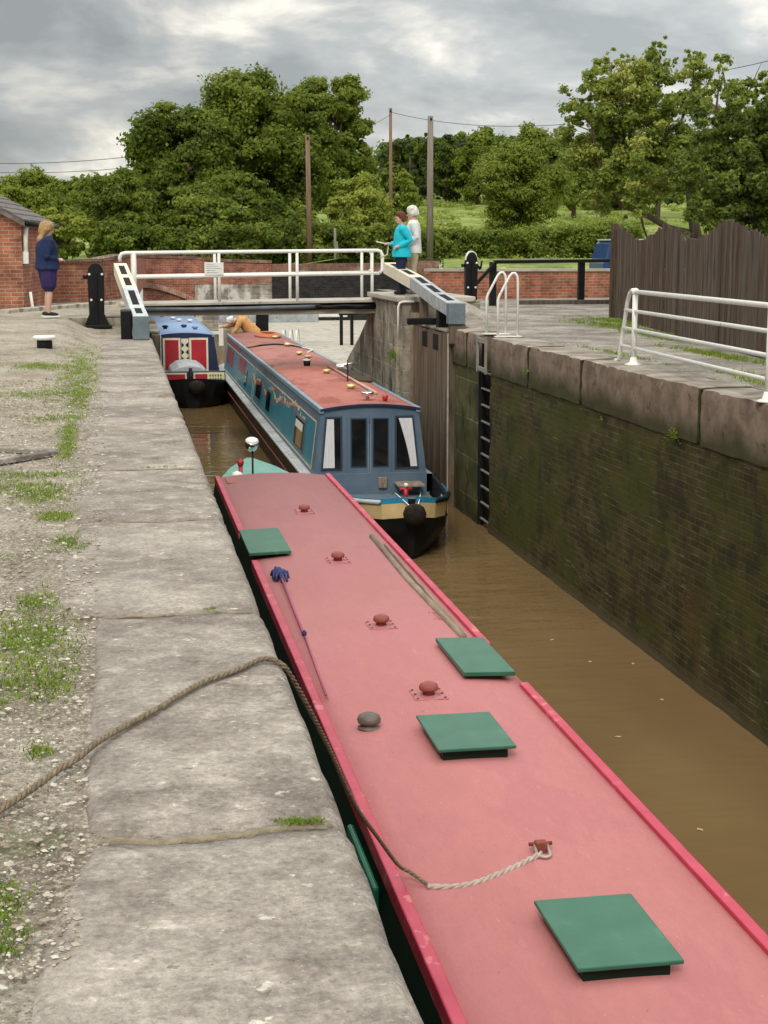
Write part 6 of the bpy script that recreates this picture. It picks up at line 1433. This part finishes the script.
def person(label, loc, rz, H, J, skin, cl, hairspec, scale_w=1.0, extras=None):
    """J: joints in local coords (forward +x, left +y) for a figure of unit height 1.65 m; cl: dict of clothing"""
    root = empty('person', loc, label, 'person', rz=rz); k = H / 1.65
    V_ = {a: Vector(b_) * k for a, b_ in J.items()}
    sw = scale_w * k
    # ---- body: one continuous skin surface
    bm = bmesh.new()
    hip, chest, neck, head = V_['hip'], V_['chest'], V_['neck'], V_['head']
    ring_chain(bm, [(hip - (chest - hip) * .3, .10 * sw, .08 * sw), (hip, .155 * sw, .115 * sw), (hip.lerp(chest, .45), .13 * sw, .10 * sw), (chest, .155 * sw, .11 * sw), (chest.lerp(neck, .7), .13 * sw, .085 * sw), (neck, .058 * k, .058 * k), (neck.lerp(head, .45), .052 * k, .054 * k)], 16)
    f = V_.get('face', Vector((1, 0, 0))).normalized(); up = (head - neck).normalized(); f = (f - up * f.dot(up)).normalized(); sd = up.cross(f)
    # head, egg shaped with jaw
    rows = []
    for (t, a, b_, o_) in ((-.125, .03, .035, .03), (-.11, .045, .055, .022), (-.07, .060, .075, .012), (-.02, .070, .088, .004), (.03, .073, .094, -.004), (.07, .066, .085, -.006), (.10, .048, .06, -.008), (.118, .02, .025, -.008)):
        c = head + up * t * k + f * o_ * k; rows.append([bm.verts.new(c + sd * math.cos(2 * math.pi * q / 16) * a * k + f * math.sin(2 * math.pi * q / 16) * b_ * k) for q in range(16)])
    for i in range(len(rows) - 1):
        for q in range(16): bm.faces.new((rows[i][q], rows[i][(q + 1) % 16], rows[i + 1][(q + 1) % 16], rows[i + 1][q]))
    bm.faces.new(rows[0][::-1]); bm.faces.new(rows[-1])
    limb(bm, [head + f * .085 * k + up * .01 * k, head + f * .108 * k - up * .025 * k], [.012 * k, .015 * k], 8)      # nose
    limb(bm, [head + f * .088 * k - up * .065 * k + sd * .018 * k, head + f * .092 * k - up * .065 * k - sd * .018 * k], [.010 * k, .010 * k], 8)  # lips
    for s_ in (-1, 1): limb(bm, [head + sd * s_ * .075 * k + up * .015 * k, head + sd * s_ * .077 * k - up * .03 * k], [.014 * k, .010 * k], 8)
    for s_ in ('L', 'R'):
        sh, el, wr, kn, an = V_['sh' + s_], V_['el' + s_], V_['wr' + s_], V_['kn' + s_], V_['an' + s_]; hp = V_['hp' + s_]
        limb(bm, [sh, sh.lerp(el, .5), el, el.lerp(wr, .35), wr], [.056 * sw, .048 * sw, .038 * k, .040 * k, .026 * k])
        hand(bm, wr, V_.get('hd' + s_, wr - el), V_.get('pn' + s_, Vector((0, 0, -1))), k, J.get('curl', (.6, 0, 0))[0] if isinstance(J.get('curl'), tuple) else .6)
        limb(bm, [hp, hp.lerp(kn, .5), kn, kn.lerp(an, .35), an, an + Vector((0, 0, -.04 * k))], [.090 * sw, .076 * sw, .055 * k, .056 * k, .036 * k, .034 * k])
        ft = V_.get('ft' + s_, Vector((1, 0, 0))).normalized(); limb(bm, [an + Vector((0, 0, -.05 * k)) - ft * .03 * k, an + Vector((0, 0, -.055 * k)) + ft * .13 * k], [.035 * k, .028 * k])
    fuse(bm, 'body', skin, root, .010, 3)
    # eyes
    b = MB()
    for s_ in (-1, 1):
        c = head + f * .085 * k + sd * s_ * .03 * k + up * .012 * k; b.lathe([(.0, -.010), (.009, -.004), (.009, .004), (.0, .010)], tuple(c), 8)
    b.build('eyes', M['black'], root)
    # ---- top garment
    bm = bmesh.new(); e = .022 * k; fl = cl.get('flare', 0)
    bot = hip - (chest - hip).normalized() * cl.get('drop', .12) * k
    ring_chain(bm, [(bot, (.165 + fl) * sw + e, (.125 + fl) * sw + e), (hip, (.160 + fl * .6) * sw + e, (.125 + fl * .6) * sw + e), (hip.lerp(chest, .45), (.145 + fl * .4) * sw + e, (.115 + fl * .5) * sw + e), (chest, .162 * sw + e, .12 * sw + e), (chest.lerp(neck, .65), .14 * sw + e, .09 * sw + e), (neck + up * .01 * k, .062 * k + e * .5, .062 * k + e * .5)], 18)
    for s_ in ('L', 'R'):
        sh, el, wr = V_['sh' + s_], V_['el' + s_], V_['wr' + s_]; ce = cl.get('cuff', .94)
        limb(bm, [sh, sh.lerp(el, .5), el, el.lerp(wr, .5), el.lerp(wr, ce)], [.062 * sw + e, .052 * sw + e, .042 * k + e, .042 * k + e * .9, .032 * k + e * .8])
    fuse(bm, cl['topname'], cl['top'], root, .012, 3)
    # ---- lower garment
    bm = bmesh.new(); e = .016 * k
    ring_chain(bm, [(hip + Vector((0, 0, -.10 * k)), .13 * sw + e, .11 * sw + e), (hip, .158 * sw + e, .118 * sw + e), (hip.lerp(chest, .25), .145 * sw + e, .11 * sw + e)], 16)
    for s_ in ('L', 'R'):
        hp, kn, an = V_['hp' + s_], V_['kn' + s_], V_['an' + s_]
        if cl.get('short'): limb(bm, [hp, hp.lerp(kn, .5), hp.lerp(kn, .82)], [.096 * sw + e, .086 * sw + e, .074 * sw + e])
        else: limb(bm, [hp, hp.lerp(kn, .5), kn, kn.lerp(an, .4), an], [.094 * sw + e, .082 * sw + e, .062 * k + e, .058 * k + e, .050 * k + e])
    fuse(bm, cl['botname'], cl['bot'], root, .012, 3)
    # ---- shoes
    for s_ in ('L', 'R'):
        an = V_['an' + s_]; ft = V_.get('ft' + s_, Vector((1, 0, 0))).normalized(); bm = bmesh.new()
        limb(bm, [an + Vector((0, 0, -.045 * k)) - ft * .045 * k, an + Vector((0, 0, -.052 * k)) + ft * .05 * k, an + Vector((0, 0, -.06 * k)) + ft * .15 * k], [.046 * k, .045 * k, .036 * k])
        sh_ = fuse(bm, 'shoe', cl['shoe'], root, .008, 2)
        if cl.get('sole'):
            b = MB(); a = an + Vector((0, 0, -.098 * k)); s2 = Vector((-ft.y, ft.x, 0)) * .045 * k; q0 = a - ft * .09 * k; q1 = a + ft * .19 * k
            b.hexa([q0 - s2, q1 - s2 * .7, q0 + s2, q1 + s2 * .7, q0 - s2 + Vector((0, 0, .03)), q1 - s2 * .7 + Vector((0, 0, .03)), q0 + s2 + Vector((0, 0, .03)), q1 + s2 * .7 + Vector((0, 0, .03))]); b.build('sole', cl['sole'], sh_)
    # ---- hair
    bm = bmesh.new(); hl = hairspec.get('len', 0) * k; vol = hairspec.get('vol', 1.0)
    rows = []
    for (t, a, b_, o_) in ((.145, .02, .025, -.015), (.128, .055, .065, -.016), (.09, .080, .095, -.018), (.04, .090, .098, -.028), (-.01, .092, .09, -.040), (-.06, .082, .075, -.050)):
        c = head + up * t * k + f * o_ * k; rows.append([bm.verts.new(c + sd * math.cos(2 * math.pi * q / 16) * a * k * vol + f * math.sin(2 * math.pi * q / 16) * b_ * k * vol) for q in range(16)])
    if hl:
        for j in range(1, 4):
            c = head - up * (.06 * k + hl * j / 3) - f * (.055 + .01 * j) * k; rr = (.085 + .012 * j) * k if j < 3 else .07 * k
            rows.append([bm.verts.new(c + sd * math.cos(2 * math.pi * q / 16) * rr + f * math.sin(2 * math.pi * q / 16) * rr * .55) for q in range(16)])
    for i in range(len(rows) - 1):
        for q in range(16): bm.faces.new((rows[i][q], rows[i + 1][q], rows[i + 1][(q + 1) % 16], rows[i][(q + 1) % 16]))
    bm.faces.new(rows[0]); bm.faces.new(rows[-1][::-1])
    for v in bm.verts: v.co += Vector((noise.noise(v.co * 25), noise.noise(v.co * 25 + Vector((5, 0, 0))), noise.noise(v.co * 25 + Vector((0, 5, 0))))) * .018 * k
    if not hairspec.get('none'): fuse(bm, hairspec.get('name', 'hair'), hairspec['mat'], root, .009, 2)
    else: bm.free()
    return root, V_, k
skin = mat('skin', (.52, .32, .24), (.60, .38, .29), 6, .55)
def stand(elL, wrL, elR, wrR, **kw):
    J = dict(hip=(0, 0, .90), chest=(0.0, 0, 1.22), neck=(-.01, 0, 1.40), head=(.025, 0, 1.535), hpL=(0, .085, .86), hpR=(0, -.085, .86), knL=(.02, .09, .47), knR=(.01, -.09, .47), anL=(-.02, .10, .10), anR=(-.03, -.10, .10),
             shL=(0, .185, 1.33), shR=(0, -.185, 1.33), elL=elL, elR=elR, wrL=wrL, wrR=wrR); J.update(kw); return J
wool = mat('navy jersey', (.012, .022, .07), (.022, .035, .10), 14, .9, .4, 60)
# woman A: faces right, slightly away
person('woman with long blonde hair in navy top and shorts by the brick building', (-1.17, 27.3, hL(-1.17, 27.3) + .005), R(14), 1.60,
       stand((-.05, .25, 1.06), (.12, .12, 1.0), (-.05, -.25, 1.06), (.15, -.14, 1.0), face=(1, -.1, -.12), hdL=(.9, -.2, .1), hdR=(.9, .2, .1)),
       skin, dict(top=wool, topname='jumper', bot=mat('dark purple shorts', (.028, .02, .085), (.04, .03, .11), 8, .85), botname='shorts', short=True, shoe=M['rubber'], sole=M['white'], flare=.015, drop=.06),
       dict(len=.20, vol=1.32, mat=mat('blonde hair', (.30, .18, .075), (.50, .33, .16), 24, .6, .5, 60, stretch=(4, 4, .6))), 1.42)
dn = mat('dark navy trousers', (.012, .014, .045), (.02, .024, .06), 8, .85)
# B: turquoise jacket, faces left
r_, V2, k2 = person('person in bright turquoise jacket and dark trousers holding a windlass', (5.50, 30.0, .545), R(176), 1.58,
       stand((-.16, .24, 1.10), (.06, .20, .98), (-.02, -.24, 1.08), (.20, -.18, 1.02), face=(1, .1, .15), hdL=(.9, .1, -.2), hdR=(.9, .1, .1)),
       skin, dict(top=mat('turquoise jacket', (.01, .44, .58), (.02, .54, .68), 5, .6, .3, 25), topname='jacket', bot=dn, botname='trousers', shoe=M['rubber'], flare=.035, drop=.14),
       dict(len=.02, vol=1.05, mat=mat('auburn hair', (.10, .025, .015), (.16, .05, .03), 24, .6, .5, 60)), 1.12)
b = MB(); wr = V2['wrR'] + Vector((.07, .0, .0)); b.tube([wr + Vector((.22, 0, .05)), wr + Vector((-.02, 0, .0)), wr + Vector((0, 0, -.20)), wr + Vector((.14, 0, -.26))], .016, 8)
wl = b.build('windlass', mat('pale steel windlass', (.5, .5, .46), (.62, .61, .56), 8, .5), loc=(0, 0, 0)); wl.matrix_world = Matrix.Translation((5.50, 30.0, .545)) @ Matrix.Rotation(R(176), 4, 'Z')
tag(wl, 'pale steel windlass held by the person in the turquoise jacket', 'windlass')
# C: white haired, white top, beige trousers
person('white haired person in white top and beige trousers behind the turquoise jacket', (5.80, 30.35, .545), R(172), 1.70,
       stand((-.05, .24, 1.08), (.14, .20, .95), (-.06, -.23, 1.08), (.10, -.22, .92), face=(1, -.2, 0)),
       skin, dict(top=mat('white top', (.66, .66, .66), (.76, .76, .76), 6, .8, .3, 20), topname='top', bot=mat('beige trousers', (.42, .35, .25), (.5, .42, .3), 6, .85), botname='trousers', shoe=M['greywood'], drop=.12, flare=.01),
       dict(len=.0, vol=1.12, mat=mat('white hair', (.62, .60, .56), (.78, .76, .73), 24, .7, .6, 60)), 1.05)
# D: person in ochre jumper bending over to the left on the stern of the blue boat
J = dict(hip=(0, 0, .98), chest=(.24, 0, 1.25), neck=(.41, 0, 1.27), head=(.55, 0, 1.25), hpL=(0, .085, .92), hpR=(0, -.085, .92), knL=(.05, .10, .50), knR=(.03, -.10, .50), anL=(-.02, .12, .10), anR=(-.03, -.12, .10),
         shL=(.32, .185, 1.24), shR=(.32, -.185, 1.24), elL=(.42, .22, 1.05), elR=(.52, -.24, 1.12), wrL=(.56, .20, .88), wrR=(.78, -.2, 1.08), face=(1, 0, -.5))
zs = WZ + .70
person('person in ochre jumper and white cap bending over the stern of the teal boat', (3.95, 46.6, zs + .08), R(180), 1.80, J, skin,
       dict(top=mat('ochre jumper', (.50, .27, .10), (.62, .36, .15), 9, .9, .8, 30), topname='jumper', bot=mat('dark red trousers', (.14, .03, .03), (.2, .05, .05), 6, .85), botname='trousers', shoe=M['rubber'], flare=.03, drop=.16),
       dict(len=.0, vol=1.02, mat=mat('white cap', (.6, .6, .62), (.72, .72, .74), 10, .8), name='cap'), 1.2)
